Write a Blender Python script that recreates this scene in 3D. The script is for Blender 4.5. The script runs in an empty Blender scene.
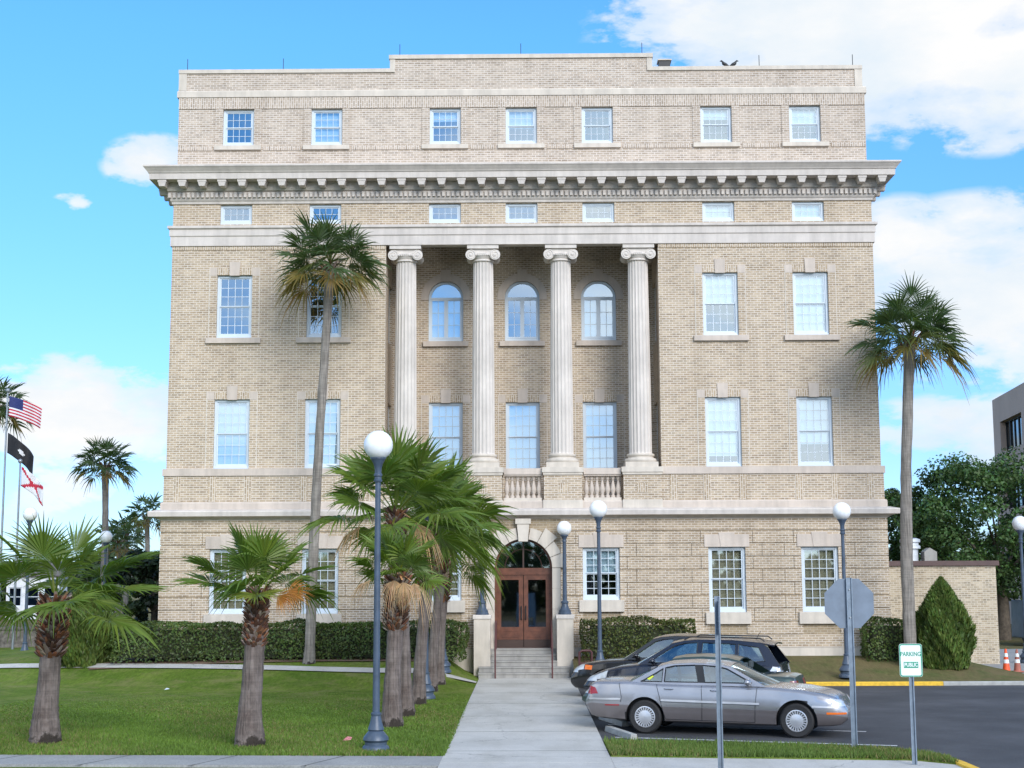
import bpy, bmesh, math, random
import numpy as np
from mathutils import Vector, Matrix
from mathutils.geometry import tessellate_polygon
from mathutils.bvhtree import BVHTree
R = math.radians
PI = math.pi
scene = bpy.context.scene
col = scene.collection
rnd = random.Random(7)

# ------------------------------------------------------------ materials
def new_mat(name):
    m = bpy.data.materials.new(name); m.use_nodes = True
    nt = m.node_tree; bs = nt.nodes['Principled BSDF']
    return m, nt, bs
def lk(nt, a, b): nt.links.new(a, b)
def coord(nt, scale=(1, 1, 1), which='Object'):
    tc = nt.nodes.new('ShaderNodeTexCoord'); mp = nt.nodes.new('ShaderNodeMapping')
    mp.inputs['Scale'].default_value = scale
    lk(nt, tc.outputs[which], mp.inputs['Vector']); return mp.outputs[0]
def noise(nt, vec, scale, detail=3, rough=.55, dist=0):
    n = nt.nodes.new('ShaderNodeTexNoise'); n.inputs['Scale'].default_value = scale
    n.inputs['Detail'].default_value = detail; n.inputs['Roughness'].default_value = rough
    n.inputs['Distortion'].default_value = dist
    lk(nt, vec, n.inputs['Vector']); return n.outputs['Fac']
def ramp(nt, fac, stops):
    r = nt.nodes.new('ShaderNodeValToRGB')
    e = r.color_ramp.elements
    while len(e) < len(stops): e.new(.5)
    for i, (p, c) in enumerate(stops):
        e[i].position = p; e[i].color = (c[0], c[1], c[2], 1) if not isinstance(c, (int, float)) else (c, c, c, 1)
    lk(nt, fac, r.inputs[0]); return r.outputs[0]
def mixc(nt, fac, a, b, mode='MIX'):
    m = nt.nodes.new('ShaderNodeMix'); m.data_type = 'RGBA'; m.blend_type = mode
    for s, v in ((m.inputs[0], fac), (m.inputs[6], a), (m.inputs[7], b)):
        if isinstance(v, (int, float)): s.default_value = v
        elif isinstance(v, tuple): s.default_value = (v[0], v[1], v[2], 1)
        else: lk(nt, v, s)
    return m.outputs[2]
def bump(nt, bs, h, strength=.3, dist=.02):
    b = nt.nodes.new('ShaderNodeBump'); b.inputs['Strength'].default_value = strength
    b.inputs['Distance'].default_value = dist
    lk(nt, h, b.inputs['Height']); lk(nt, b.outputs[0], bs.inputs['Normal'])
def simple(name, c, rough=.6, metal=0, var=.18, scale=3., bmp=0., bscale=40., coat=0, spec=None):
    m, nt, bs = new_mat(name)
    v = coord(nt)
    n = noise(nt, v, scale, 5)
    lo = tuple(x*(1-var) for x in c); hi = tuple(min(1, x*(1+var)) for x in c)
    lk(nt, ramp(nt, n, [(.3, lo), (.7, hi)]), bs.inputs['Base Color'])
    bs.inputs['Roughness'].default_value = rough; bs.inputs['Metallic'].default_value = metal
    bs.inputs['Coat Weight'].default_value = coat; bs.inputs['Coat Roughness'].default_value = .05
    if spec is not None: bs.inputs['Specular IOR Level'].default_value = spec
    if bmp: bump(nt, bs, noise(nt, v, bscale, 4), bmp, .02)
    return m
def brick(name, c1, c2, mortar, w=.215, h=.074, vertical=False, vary=.55):
    m, nt, bs = new_mat(name)
    tc = nt.nodes.new('ShaderNodeTexCoord'); sp = nt.nodes.new('ShaderNodeSeparateXYZ')
    lk(nt, tc.outputs['Object'], sp.inputs[0])
    ad = nt.nodes.new('ShaderNodeMath'); ad.operation = 'ADD'
    lk(nt, sp.outputs[0], ad.inputs[0]); lk(nt, sp.outputs[1], ad.inputs[1])
    cb = nt.nodes.new('ShaderNodeCombineXYZ')
    if vertical:
        lk(nt, sp.outputs[2], cb.inputs[0]); lk(nt, ad.outputs[0], cb.inputs[1])
    else:
        lk(nt, ad.outputs[0], cb.inputs[0]); lk(nt, sp.outputs[2], cb.inputs[1])
    b = nt.nodes.new('ShaderNodeTexBrick')
    b.inputs['Scale'].default_value = 1; b.inputs['Mortar Size'].default_value = .012
    b.inputs['Mortar Smooth'].default_value = .2; b.inputs['Bias'].default_value = -.1
    b.inputs['Brick Width'].default_value = w; b.inputs['Row Height'].default_value = h
    b.inputs['Color1'].default_value = (*c1, 1); b.inputs['Color2'].default_value = (*c2, 1)
    b.inputs['Mortar'].default_value = (*mortar, 1)
    lk(nt, cb.outputs[0], b.inputs['Vector'])
    v = tc.outputs['Object']
    # second brick-aligned cell noise for dark headers
    s2 = nt.nodes.new('ShaderNodeSeparateXYZ'); lk(nt, cb.outputs[0], s2.inputs[0])
    def mth(op, a, b2=0):
        n = nt.nodes.new('ShaderNodeMath'); n.operation = op
        for k, q in ((0, a), (1, b2)):
            if isinstance(q, (int, float)): n.inputs[k].default_value = q
            else: lk(nt, q, n.inputs[k])
        return n.outputs[0]
    row = mth('FLOOR', mth('DIVIDE', s2.outputs[1], h))
    odd = mth('MODULO', mth('ABSOLUTE', row), 2.)
    cx_ = mth('FLOOR', mth('ADD', mth('DIVIDE', s2.outputs[0], w), mth('MULTIPLY', odd, .5)))
    cc = nt.nodes.new('ShaderNodeCombineXYZ'); lk(nt, cx_, cc.inputs[0]); lk(nt, row, cc.inputs[1])
    wn = nt.nodes.new('ShaderNodeTexWhiteNoise'); wn.noise_dimensions = '2D'; lk(nt, cc.outputs[0], wn.inputs['Vector'])
    dk = ramp(nt, wn.outputs['Value'], [(.0, .50), (.22, .72), (.5, .92), (1.0, 1.12)])
    dk = mixc(nt, b.outputs['Fac'], dk, (1., 1., 1.))
    c = mixc(nt, vary, b.outputs[0], dk, 'MULTIPLY')
    big = ramp(nt, noise(nt, v, .35, 6, .65), [(.3, (.80, .77, .74)), (.5, (1, 1, 1)), (.66, (1.02, 1.01, 1.0)), (.72, (1.14, 1.13, 1.12))])
    c = mixc(nt, .55, c, big, 'MULTIPLY')
    st = nt.nodes.new('ShaderNodeMapping'); st.inputs['Scale'].default_value = (1.1, 1.1, .10)
    lk(nt, v, st.inputs[0])
    stn = ramp(nt, noise(nt, st.outputs[0], 1.2, 5, .6), [(.32, (.74, .72, .69)), (.55, (1, 1, 1))])
    c = mixc(nt, .5, c, stn, 'MULTIPLY')
    lk(nt, c, bs.inputs['Base Color']); bs.inputs['Roughness'].default_value = .9
    iv = nt.nodes.new('ShaderNodeMath'); iv.operation = 'SUBTRACT'; iv.inputs[0].default_value = 1
    lk(nt, b.outputs['Fac'], iv.inputs[1]); bump(nt, bs, iv.outputs[0], .6, .008)
    return m
def stone(name, c, dirt=.75, rough=.85):
    m, nt, bs = new_mat(name); v = coord(nt)
    n = ramp(nt, noise(nt, v, 1.3, 8, .65), [(.3, tuple(x*.86 for x in c)), (.7, tuple(min(1, x*1.08) for x in c))])
    sv = coord(nt, (3, 3, .3))
    s = ramp(nt, noise(nt, sv, 1.5, 6, .6), [(.35, (dirt, dirt, dirt)), (.58, (1, 1, 1))])
    lk(nt, mixc(nt, .5, n, s, 'MULTIPLY'), bs.inputs['Base Color'])
    bs.inputs['Roughness'].default_value = rough
    bump(nt, bs, noise(nt, v, 30, 4), .15, .01)
    return m
def grass_mat(name, a, b, dry, dryness=.5, tip=None):
    m, nt, bs = new_mat(name); v = coord(nt)
    c = ramp(nt, noise(nt, v, .55, 5, .6), [(.35, a), (.65, b)])
    c2 = ramp(nt, noise(nt, coord(nt, (9, 2.2, 9)), 1.2, 6, .75), [(.3, .62), (.7, 1.25)])
    c = mixc(nt, 1., c, c2, 'MULTIPLY')
    d = ramp(nt, noise(nt, v, .9, 6, .7, .5), [(.62-dryness*.3, 0), (.78-dryness*.2, 1)])
    dm = nt.nodes.new('ShaderNodeMath'); dm.operation = 'MULTIPLY'; dm.inputs[1].default_value = .55
    lk(nt, d, dm.inputs[0])
    c = mixc(nt, dm.outputs[0], c, dry)
    lk(nt, c, bs.inputs['Base Color']); bs.inputs['Roughness'].default_value = .95
    bs.inputs['Specular IOR Level'].default_value = .1
    bump(nt, bs, noise(nt, v, 22, 5, .7), .9, .05)
    return m
def leaf_mat(name, trans=.35, rough=.5, attr='tint', base=None, nscale=2.5):
    m, nt, bs = new_mat(name)
    if base is None:
        at = nt.nodes.new('ShaderNodeAttribute'); at.attribute_name = attr; c = at.outputs['Color']
    else:
        c = ramp(nt, noise(nt, coord(nt), nscale, 3), [(.3, base[0]), (.7, base[1])])
    lk(nt, c, bs.inputs['Base Color']); bs.inputs['Roughness'].default_value = rough
    bs.inputs['Specular IOR Level'].default_value = .35
    tr = nt.nodes.new('ShaderNodeBsdfTranslucent')
    tc = mixc(nt, 1., c, (1.5, 1.6, .6), 'MULTIPLY'); lk(nt, tc, tr.inputs[0])
    mx = nt.nodes.new('ShaderNodeMixShader'); mx.inputs[0].default_value = trans
    out = nt.nodes['Material Output']
    lk(nt, bs.outputs[0], mx.inputs[1]); lk(nt, tr.outputs[0], mx.inputs[2]); lk(nt, mx.outputs[0], out.inputs[0])
    return m
def glass_mat(name, refl=.35, tint=(.8, .9, .95), gtint=(.9, .97, 1), rough=.02, wob=.0):
    m, nt, bs = new_mat(name); out = nt.nodes['Material Output']
    g = nt.nodes.new('ShaderNodeBsdfGlossy'); g.inputs['Roughness'].default_value = rough; g.inputs['Color'].default_value = (*gtint, 1)
    t = nt.nodes.new('ShaderNodeBsdfTransparent'); t.inputs[0].default_value = (*tint, 1)
    fr = nt.nodes.new('ShaderNodeFresnel'); fr.inputs[0].default_value = 1.5
    mr = nt.nodes.new('ShaderNodeMapRange'); mr.inputs[1].default_value = .04; mr.inputs[2].default_value = 1
    mr.inputs[3].default_value = refl; mr.inputs[4].default_value = 1
    lk(nt, fr.outputs[0], mr.inputs[0])
    if wob:
        b = nt.nodes.new('ShaderNodeBump'); b.inputs['Strength'].default_value = wob; b.inputs['Distance'].default_value = .01
        oi = nt.nodes.new('ShaderNodeObjectInfo'); va = nt.nodes.new('ShaderNodeVectorMath'); va.operation = 'ADD'
        lk(nt, coord(nt), va.inputs[0]); lk(nt, oi.outputs['Location'], va.inputs[1])
        lk(nt, noise(nt, va.outputs[0], .9, 1), b.inputs['Height']); lk(nt, b.outputs[0], g.inputs['Normal'])
    mx = nt.nodes.new('ShaderNodeMixShader')
    ge = nt.nodes.new('ShaderNodeNewGeometry')
    iv = nt.nodes.new('ShaderNodeMath'); iv.operation = 'SUBTRACT'; iv.inputs[0].default_value = 1; lk(nt, ge.outputs['Backfacing'], iv.inputs[1])
    mu = nt.nodes.new('ShaderNodeMath'); mu.operation = 'MULTIPLY'; lk(nt, mr.outputs[0], mu.inputs[0]); lk(nt, iv.outputs[0], mu.inputs[1])
    lk(nt, mixc(nt, ge.outputs['Backfacing'], tint, (1., 1., 1.)), t.inputs[0])
    lk(nt, mu.outputs[0], mx.inputs[0]); lk(nt, t.outputs[0], mx.inputs[1]); lk(nt, g.outputs[0], mx.inputs[2])
    lk(nt, mx.outputs[0], out.inputs[0]); return m

BC1, BC2, BMO = (.505, .395, .275), (.395, .295, .195), (.67, .595, .505)
M = dict(
    brick=brick('buff_brick', BC1, BC2, BMO),
    brick_soldier=brick('buff_brick_soldier', BC1, BC2, BMO, vertical=True),
    brick_dark=brick('joint_brick', (.40, .31, .20), (.33, .25, .155), (.46, .39, .30)),
    brick_top=brick('pale_brick', (.53, .435, .345), (.42, .33, .25), (.68, .61, .54)),
    brick_top_soldier=brick('pale_brick_soldier', (.53, .435, .345), (.42, .33, .25), (.68, .61, .54), vertical=True),
    brick_annex=brick('annex_brick', (.52, .43, .31), (.40, .31, .205), (.60, .53, .42), vary=.8),
    stone=stone('limestone', (.63, .56, .475), .72),
    stone_grey=stone('cornice_stone', (.62, .56, .505), .72),
    column=stone('column_stone', (.66, .60, .54), .72),
    stone_warm=stone('warm_limestone', (.58, .495, .42), .7),
    step=stone('step_concrete', (.36, .345, .32), .55),
    white=simple('white_window_paint', (.60, .67, .73), .45, var=.05),
    concrete=None, asphalt=None,
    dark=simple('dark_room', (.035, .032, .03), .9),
    blind=None,
    pane=glass_mat('window_glass', .34, (.80, .88, .92), (.82, .93, 1), wob=.06),
    wood=simple('mahogany', (.135, .048, .026), .35, var=.3, scale=6, coat=.3),
    wood_dark=simple('dark_wood', (.05, .025, .018), .5),
    door_glass=glass_mat('door_glass', .14, (.35, .38, .38), (.9, .95, 1), wob=.1),
    lamp=simple('blue_grey_lamp_paint', (.055, .08, .12), .42, var=.25, scale=5, bmp=.1),
    galv=simple('galvanised_steel', (.20, .25, .31), .45, .5, var=.2, scale=8),
    globe=None,
    trunk=None,
    rust=simple('dark_red_rail_paint', (.10, .035, .035), .5),
    rubber=simple('tyre_rubber', (.018, .018, .019), .75),
    black=simple('black_plastic', (.015, .015, .016), .5),
    chrome=simple('bright_metal', (.75, .76, .78), .25, .9, var=.05),
    alloy=simple('wheel_cover', (.62, .63, .66), .35, .7, var=.05),
    orange=simple('orange_plastic', (.85, .10, .02), .5),
    roofcap=simple('brown_metal_coping', (.085, .045, .04), .5),
    mulch=simple('mulch', (.16, .10, .06), .95, bmp=.6, bscale=12),
)
def _():
    m, nt, bs = new_mat('walk_concrete'); v = coord(nt)
    c = ramp(nt, noise(nt, v, .7, 7, .65), [(.3, (.46, .445, .41)), (.7, (.56, .54, .50))])
    s = ramp(nt, noise(nt, v, 45, 3, .7), [(.3, .86), (.7, 1.08)])
    c = mixc(nt, 1., c, s, 'MULTIPLY')
    s2 = ramp(nt, noise(nt, v, 3.3, 5, .8), [(.28, .72), (.4, 1.)])
    c = mixc(nt, .45, c, s2, 'MULTIPLY')
    ck = nt.nodes.new('ShaderNodeTexVoronoi'); ck.feature = 'DISTANCE_TO_EDGE'; ck.inputs['Scale'].default_value = .33; lk(nt, coord(nt), ck.inputs['Vector'])
    wv = nt.nodes.new('ShaderNodeVectorMath'); wv.operation = 'ADD'; lk(nt, v, wv.inputs[0]); lk(nt, noise(nt, v, 4, 4), wv.inputs[1]); lk(nt, wv.outputs[0], ck.inputs['Vector'])
    c = mixc(nt, 1., c, ramp(nt, ck.outputs['Distance'], [(.0, .55), (.006, 1.)]), 'MULTIPLY')
    c = mixc(nt, .6, c, ramp(nt, noise(nt, coord(nt, (1, .35, 1)), 1.3, 6, .6), [(.35, (.80, .79, .76)), (.55, (1, 1, 1))]), 'MULTIPLY')
    lk(nt, c, bs.inputs['Base Color']); bs.inputs['Roughness'].default_value = .9
    bump(nt, bs, noise(nt, v, 60, 3), .2, .01); M['concrete'] = m
    m, nt, bs = new_mat('old_concrete'); v = coord(nt)
    c = ramp(nt, noise(nt, v, 1.1, 7, .65), [(.3, (.26, .26, .255)), (.7, (.38, .375, .36))])
    c = mixc(nt, 1., c, ramp(nt, noise(nt, v, 30, 3, .7), [(.3, .7), (.7, 1.15)]), 'MULTIPLY')
    lk(nt, c, bs.inputs['Base Color']); bs.inputs['Roughness'].default_value = .9; M['old_concrete'] = m
    m, nt, bs = new_mat('asphalt'); v = coord(nt)
    c = ramp(nt, noise(nt, v, .5, 7, .6), [(.3, (.036, .037, .041)), (.5, (.054, .055, .060)), (.7, (.080, .081, .088))])
    c = mixc(nt, .8, c, ramp(nt, noise(nt, v, 1.7, 6, .7, .6), [(.26, .45), (.36, 1.), (.66, 1.), (.74, 1.25)]), 'MULTIPLY')
    c = mixc(nt, 1., c, ramp(nt, noise(nt, v, 70, 2, .7), [(.3, .6), (.7, 1.4)]), 'MULTIPLY')
    lk(nt, c, bs.inputs['Base Color']); bs.inputs['Roughness'].default_value = .85
    bump(nt, bs, noise(nt, v, 80, 3), .3, .008); M['asphalt'] = m
    m, nt, bs = new_mat('window_blind')
    tc = nt.nodes.new('ShaderNodeTexCoord')
    w = nt.nodes.new('ShaderNodeTexWave'); w.bands_direction = 'Z'; w.inputs['Scale'].default_value = 7; w.inputs['Distortion'].default_value = .1
    lk(nt, tc.outputs['Object'], w.inputs[0])
    lk(nt, ramp(nt, w.outputs['Fac'], [(.1, (.56, .70, .76)), (.6, (.66, .78, .82))]), bs.inputs['Base Color'])
    M['blind'] = m
    m, nt, bs = new_mat('tan_blind')
    w = nt.nodes.new('ShaderNodeTexWave'); w.bands_direction = 'Z'; w.inputs['Scale'].default_value = 7
    lk(nt, nt.nodes.new('ShaderNodeTexCoord').outputs['Object'], w.inputs[0])
    lk(nt, ramp(nt, w.outputs['Fac'], [(.1, (.34, .27, .15)), (.6, (.60, .48, .29))]), bs.inputs['Base Color'])
    M['blind_tan'] = m
    m, nt, bs = new_mat('lamp_globe'); bs.inputs['Base Color'].default_value = (.86, .88, .9, 1)
    bs.inputs['Roughness'].default_value = .25; bs.inputs['Subsurface Weight'].default_value = .3
    bs.inputs['Subsurface Radius'].default_value = (.1, .1, .1)
    lk(nt, ramp(nt, noise(nt, coord(nt), 3, 3), [(.3, (.80, .83, .86)), (.7, (.9, .91, .92))]), bs.inputs['Base Color'])
    M['globe'] = m
    for nm, a, b_, d in (('palm_trunk', (.09, .065, .055), (.225, .185, .165), (.10, .07, .055)), ('tall_trunk', (.19, .165, .14), (.30, .27, .235), (.12, .1, .085))):
        m, nt, bs = new_mat(nm); v = coord(nt)
        c = ramp(nt, noise(nt, v, 2.3, 6, .65), [(.3, a), (.65, b_)])
        rg = ramp(nt, noise(nt, coord(nt, (1.2, 1.2, 26)), 1., 4, .6), [(.35, .82), (.6, 1.05)])
        c = mixc(nt, .8, c, rg, 'MULTIPLY')
        vs = ramp(nt, noise(nt, coord(nt, (22, 22, 1.1)), 1., 4, .6), [(.3, .5), (.55, 1.1)])
        c = mixc(nt, .85, c, vs, 'MULTIPLY')
        lk(nt, c, bs.inputs['Base Color']); bs.inputs['Roughness'].default_value = .95
        sz_ = nt.nodes.new('ShaderNodeSeparateXYZ'); lk(nt, nt.nodes.new('ShaderNodeTexCoord').outputs['Object'], sz_.inputs[0])
        zr = nt.nodes.new('ShaderNodeMapRange'); lk(nt, sz_.outputs[2], zr.inputs[0]); zr.inputs[1].default_value = .75; zr.inputs[2].default_value = 0; zr.inputs[3].default_value = 0; zr.inputs[4].default_value = .34
        ad_ = nt.nodes.new('ShaderNodeMath'); ad_.operation = 'ADD'; lk(nt, zr.outputs[0], ad_.inputs[0]); lk(nt, noise(nt, v, 2.6, 6, .7), ad_.inputs[1])
        c = mixc(nt, ramp(nt, ad_.outputs[0], [(.77, 0), (.84, 1)]), c, (.035, .026, .02))
        lk(nt, c, bs.inputs['Base Color'])
        bump(nt, bs, vs, .8, .03); M[nm] = m
_()
M['leaf_bases'] = simple('palm_leaf_bases', (.15, .075, .05), .9, var=.75, scale=9)
M['leaf'] = leaf_mat('palm_leaf', .33, .42)
M['dead_leaf'] = leaf_mat('dead_palm_leaf', .2, .8)
M['hedge'] = leaf_mat('hedge_leaf', .25, .5)
M['bark'] = simple('oak_bark', (.10, .08, .06), .95, var=.4, scale=6, bmp=.5)
M['grass'] = grass_mat('lawn_grass', (.098, .162, .020), (.158, .222, .032), (.28, .24, .11), .5)
M['grass_dry'] = grass_mat('thin_dry_grass', (.10, .125, .04), (.16, .15, .06), (.22, .15, .085), .95)
M['blades'] = leaf_mat('grass_blades', .3, .6)
M['yellow'] = simple('yellow_kerb_paint', (.72, .44, .035), .7, var=.2, scale=9, bmp=.2)
M['kerb'] = simple('kerb_concrete', (.36, .36, .34), .9, var=.2, scale=5, bmp=.2)
M['line'] = simple('white_road_paint', (.6, .6, .6), .8, var=.3, scale=14)

# ------------------------------------------------------------ object helpers
def tag(o, label=None, cat=None, group=None, kind=None):
    if label: o['label'] = label
    if cat: o['category'] = cat
    if group: o['group'] = group
    if kind: o['kind'] = kind
    return o
def empty(name, loc=(0, 0, 0), rz=0, label=None, cat=None, group=None):
    o = bpy.data.objects.new(name, None); col.objects.link(o)
    o.location = loc; o.rotation_euler = (0, 0, rz); o.empty_display_size = .2
    return tag(o, label, cat, group)
def kids(o): return [c for c in bpy.data.objects if c.parent == o]
def copy_tree(o, parent=None):
    c = o.copy(); col.objects.link(c); c.parent = parent
    for ch in kids(o): copy_tree(ch, c)
    return c

class MB:
    def __init__(s): s.v = []; s.f = []; s.g = []
    def add(s, vs, fs):
        k = len(s.v); s.g.append((k, len(s.f))); s.v += [tuple(p) for p in vs]; s.f += [tuple(i+k for i in f) for f in fs]; return s
    def box(s, x0, x1, y0, y1, z0, z1):
        v = [(x, y, z) for z in (z0, z1) for y in (y0, y1) for x in (x0, x1)]
        return s.add(v, [(0, 2, 3, 1), (4, 5, 7, 6), (0, 1, 5, 4), (2, 6, 7, 3), (0, 4, 6, 2), (1, 3, 7, 5)])
    def taper(s, c, w0, d0, w1, d1, z0, z1):
        x, y = c; v = [(x+sx*w/2, y+sy*d/2, z) for z, w, d in ((z0, w0, d0), (z1, w1, d1)) for sx, sy in ((-1, -1), (1, -1), (1, 1), (-1, 1))]
        return s.add(v, [(3, 2, 1, 0), (4, 5, 6, 7)]+[(i, (i+1) % 4, 4+(i+1) % 4, 4+i) for i in range(4)])
    def plate(s, outer, holes, y0, y1, fn=None):
        """outline with holes in XZ, extruded along Y"""
        loops = [outer]+list(holes)
        flat = [p for l in loops for p in l]
        tri = tessellate_polygon([[Vector((p[0], p[1], 0)) for p in l] for l in loops])
        n = len(flat)
        v = [(p[0], y0, p[1]) for p in flat]+[(p[0], y1, p[1]) for p in flat]
        if fn: v = [fn(*p) for p in v]
        f = [tuple(t) for t in tri]+[tuple(i+n for i in reversed(t)) for t in tri]
        k = 0
        for l in loops:
            m = len(l)
            f += [(k+i, k+(i+1) % m, n+k+(i+1) % m, n+k+i) for i in range(m)]; k += m
        return s.add(v, f)
    def lathe(s, prof, c=(0, 0, 0), n=24, axis='z', flute=0, nf=20):
        vs = []
        for r, z in prof:
            for i in range(n):
                a = 2*PI*i/n
                rr = r
                if flute and r > 0: rr = r*(1-flute*(abs(math.sin(nf*a/2))**.6))
                p = (rr*math.cos(a), rr*math.sin(a), z)
                if axis == 'y': p = (p[0], p[2], p[1])
                if axis == 'x': p = (p[2], p[0], p[1])
                vs.append((c[0]+p[0], c[1]+p[1], c[2]+p[2]))
        m = len(prof)
        fs = [(j*n+i, j*n+(i+1) % n, (j+1)*n+(i+1) % n, (j+1)*n+i) for j in range(m-1) for i in range(n)]
        fs += [tuple(range(n-1, -1, -1)), tuple((m-1)*n+i for i in range(n))]
        return s.add(vs, fs)
    def tube(s, pts, rad, n=8):
        pts = [Vector(p) for p in pts]
        if isinstance(rad, (int, float)): rad = [rad]*len(pts)
        vs = []; prev = None
        for i, p in enumerate(pts):
            t = (pts[min(i+1, len(pts)-1)]-pts[max(i-1, 0)]).normalized()
            if prev is None:
                a = Vector((0, 0, 1)) if abs(t.z) < .9 else Vector((1, 0, 0))
                prev = t.cross(a).normalized()
            u = (prev-t*prev.dot(t)).normalized(); w = t.cross(u); prev = u
            for k in range(n):
                an = 2*PI*k/n; vs.append(p+(u*math.cos(an)+w*math.sin(an))*rad[i])
        m = len(pts)
        fs = [(j*n+i, j*n+(i+1) % n, (j+1)*n+(i+1) % n, (j+1)*n+i) for j in range(m-1) for i in range(n)]
        fs += [tuple(range(n-1, -1, -1)), tuple((m-1)*n+i for i in range(n))]
        return s.add(vs, fs)
    def ring(s, prof, x0, x1, y0, y1):
        """closed profile [(offset,z)] swept round a rectangle, mitred"""
        vs = []
        for o, z in prof:
            vs += [(x0-o, y0-o, z), (x1+o, y0-o, z), (x1+o, y1+o, z), (x0-o, y1+o, z)]
        m = len(prof); fs = []
        for j in range(m):
            k = (j+1) % m
            for i in range(4): fs.append((j*4+i, j*4+(i+1) % 4, k*4+(i+1) % 4, k*4+i))
        return s.add(vs, fs)
    def sphere(s, c, r, n=16, sz=1):
        prof = [(r*math.sin(PI*i/(n//2)), -r*sz*math.cos(PI*i/(n//2))) for i in range(n//2+1)]
        prof[0] = (r*.001, prof[0][1]); prof[-1] = (r*.001, prof[-1][1])
        return s.lathe(prof, c, n)
    def split(s, name, mat, parent=None, **k):
        g = s.g+[(len(s.v), len(s.f))]; out = []
        for (a, fa), (c, fc) in zip(g, g[1:]):
            m = MB(); m.v = s.v[a:c]; m.f = [tuple(i-a for i in f) for f in s.f[fa:fc]]; out.append(m.build(name, mat, parent, **k))
        return out
    def build(s, name, mat, parent=None, smooth=None, recalc=True, tints=None, bevel=0):
        me = bpy.data.meshes.new(name); me.from_pydata(s.v, [], s.f)
        if recalc:
            bm = bmesh.new(); bm.from_mesh(me); bmesh.ops.recalc_face_normals(bm, faces=bm.faces)
            if bevel: bmesh.ops.bevel(bm, geom=[e for e in bm.edges if len(e.link_faces) == 2 and e.calc_face_angle(0) > .6], offset=bevel, segments=2, affect='EDGES', profile=.6)
            bm.to_mesh(me); bm.free()
        if smooth is not None:
            me.shade_smooth(); me.set_sharp_from_angle(angle=R(smooth))
        me.materials.append(mat)
        if tints is not None:
            a = me.color_attributes.new('tint', 'FLOAT_COLOR', 'POINT')
            a.data.foreach_set('color', np.asarray(tints, dtype=np.float32).ravel())
        o = bpy.data.objects.new(name, me); col.objects.link(o); o.parent = parent
        return o
def rect(x0, x1, z0, z1): return [(x0, z0), (x1, z0), (x1, z1), (x0, z1)]
def arch(cx, hw, z0, zs, n=20, r=None):
    r = r or hw
    return [(cx-hw, z0), (cx+hw, z0)]+[(cx+r*math.cos(PI*i/n), zs+r*math.sin(PI*i/n)) for i in range(n+1)]
SUN = 2.0; SKY = .15; SKYT = (.39, .83, 1.18); CLB = 4.4; EXPO = .60
# ------------------------------------------------------------ the courthouse
FY = 47.0
CH = empty('courthouse', (-.08, FY, 0), 0, 'five storey buff brick courthouse with four ionic columns and a stone cornice', 'building')
def parts(mb, name, mat, parent=CH, **k): return mb.split(name, M[mat] if isinstance(mat, str) else mat, parent, **k)
def part(mb, name, mat, parent=CH, **k): return mb.build(name, M[mat] if isinstance(mat, str) else mat, parent, **k)
BX = 11.6; DEP = 19.0
WX = [-9.5, -6.53, -2.55, 0, 2.55, 6.53, 9.5]
RH = 4.5; RD = 2.4      # recess half width and depth
# --- walls
# main wings
for s in (-1, 1):
    b = MB()
    xs = [s*6.53, s*9.5]
    holes = [rect(x-.58, x+.58, 10.94, 13.05) for x in xs]+[rect(x-.58, x+.58, 6.63, 8.91) for x in xs]
    b.plate(rect(*sorted((s*RH, s*BX)), 6.42, 14.2), holes, 0, .3)
    part(b, 'wall', 'brick')
# return walls of the recess and back wall, each with openings
for s in (-1, 1):
    b = MB()
    b.plate(rect(.3, RD+.3, 5.3, 15.3), [rect(1.15, 2.3, 10.94, 13.0), rect(1.15, 2.3, 6.8, 8.91)], 0, .3, lambda x, y, z: (s*(RH+y), x, z))
    part(b, 'recess_wall', 'brick')
b = MB()
b.plate(rect(-RH-.002, RH+.002, 5.3, 15.3),
        [arch(x, .6, 11.18, 12.70) for x in (-2.64, 0, 2.64)]+[rect(x-.58, x+.58, 6.64, 9.06) for x in (-2.64, 0, 2.64)], RD, RD+.3)
part(b, 'recess_back_wall', 'brick')
b = MB().box(-RH, RH, .05, RD, 5.1, 5.3); part(b, 'loggia_floor', 'column')
b = MB().box(-RH-.28, RH+.28, .31, RD+.28, 15.3, 15.4); part(b, 'loggia_ceiling', 'stone_grey')
# fourth storey strip
b = MB(); b.plate(rect(-BX, BX, 14.66, 15.5), [rect(x-.53, x+.53, 14.77, 15.44) for x in WX], 0, .3); part(b, 'wall', 'brick')
# top storey
b = MB(); TX = 11.52
b.plate(rect(-TX, TX, 16.6, 19.16), [rect(x-.52, x+.52, 17.48, 18.75) for x in WX], .06, .36); part(b, 'wall', 'brick_top')
b = MB(); PX = 4.33
b.plate([(-TX+.04, 19.38), (TX-.1, 19.38), (TX-.1, 20.0), (PX, 20.0), (PX, 20.46), (-PX, 20.46), (-PX, 20.0), (-TX+.04, 20.0)], [], .05, .4)
part(b, 'parapet', 'brick_top')
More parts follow.
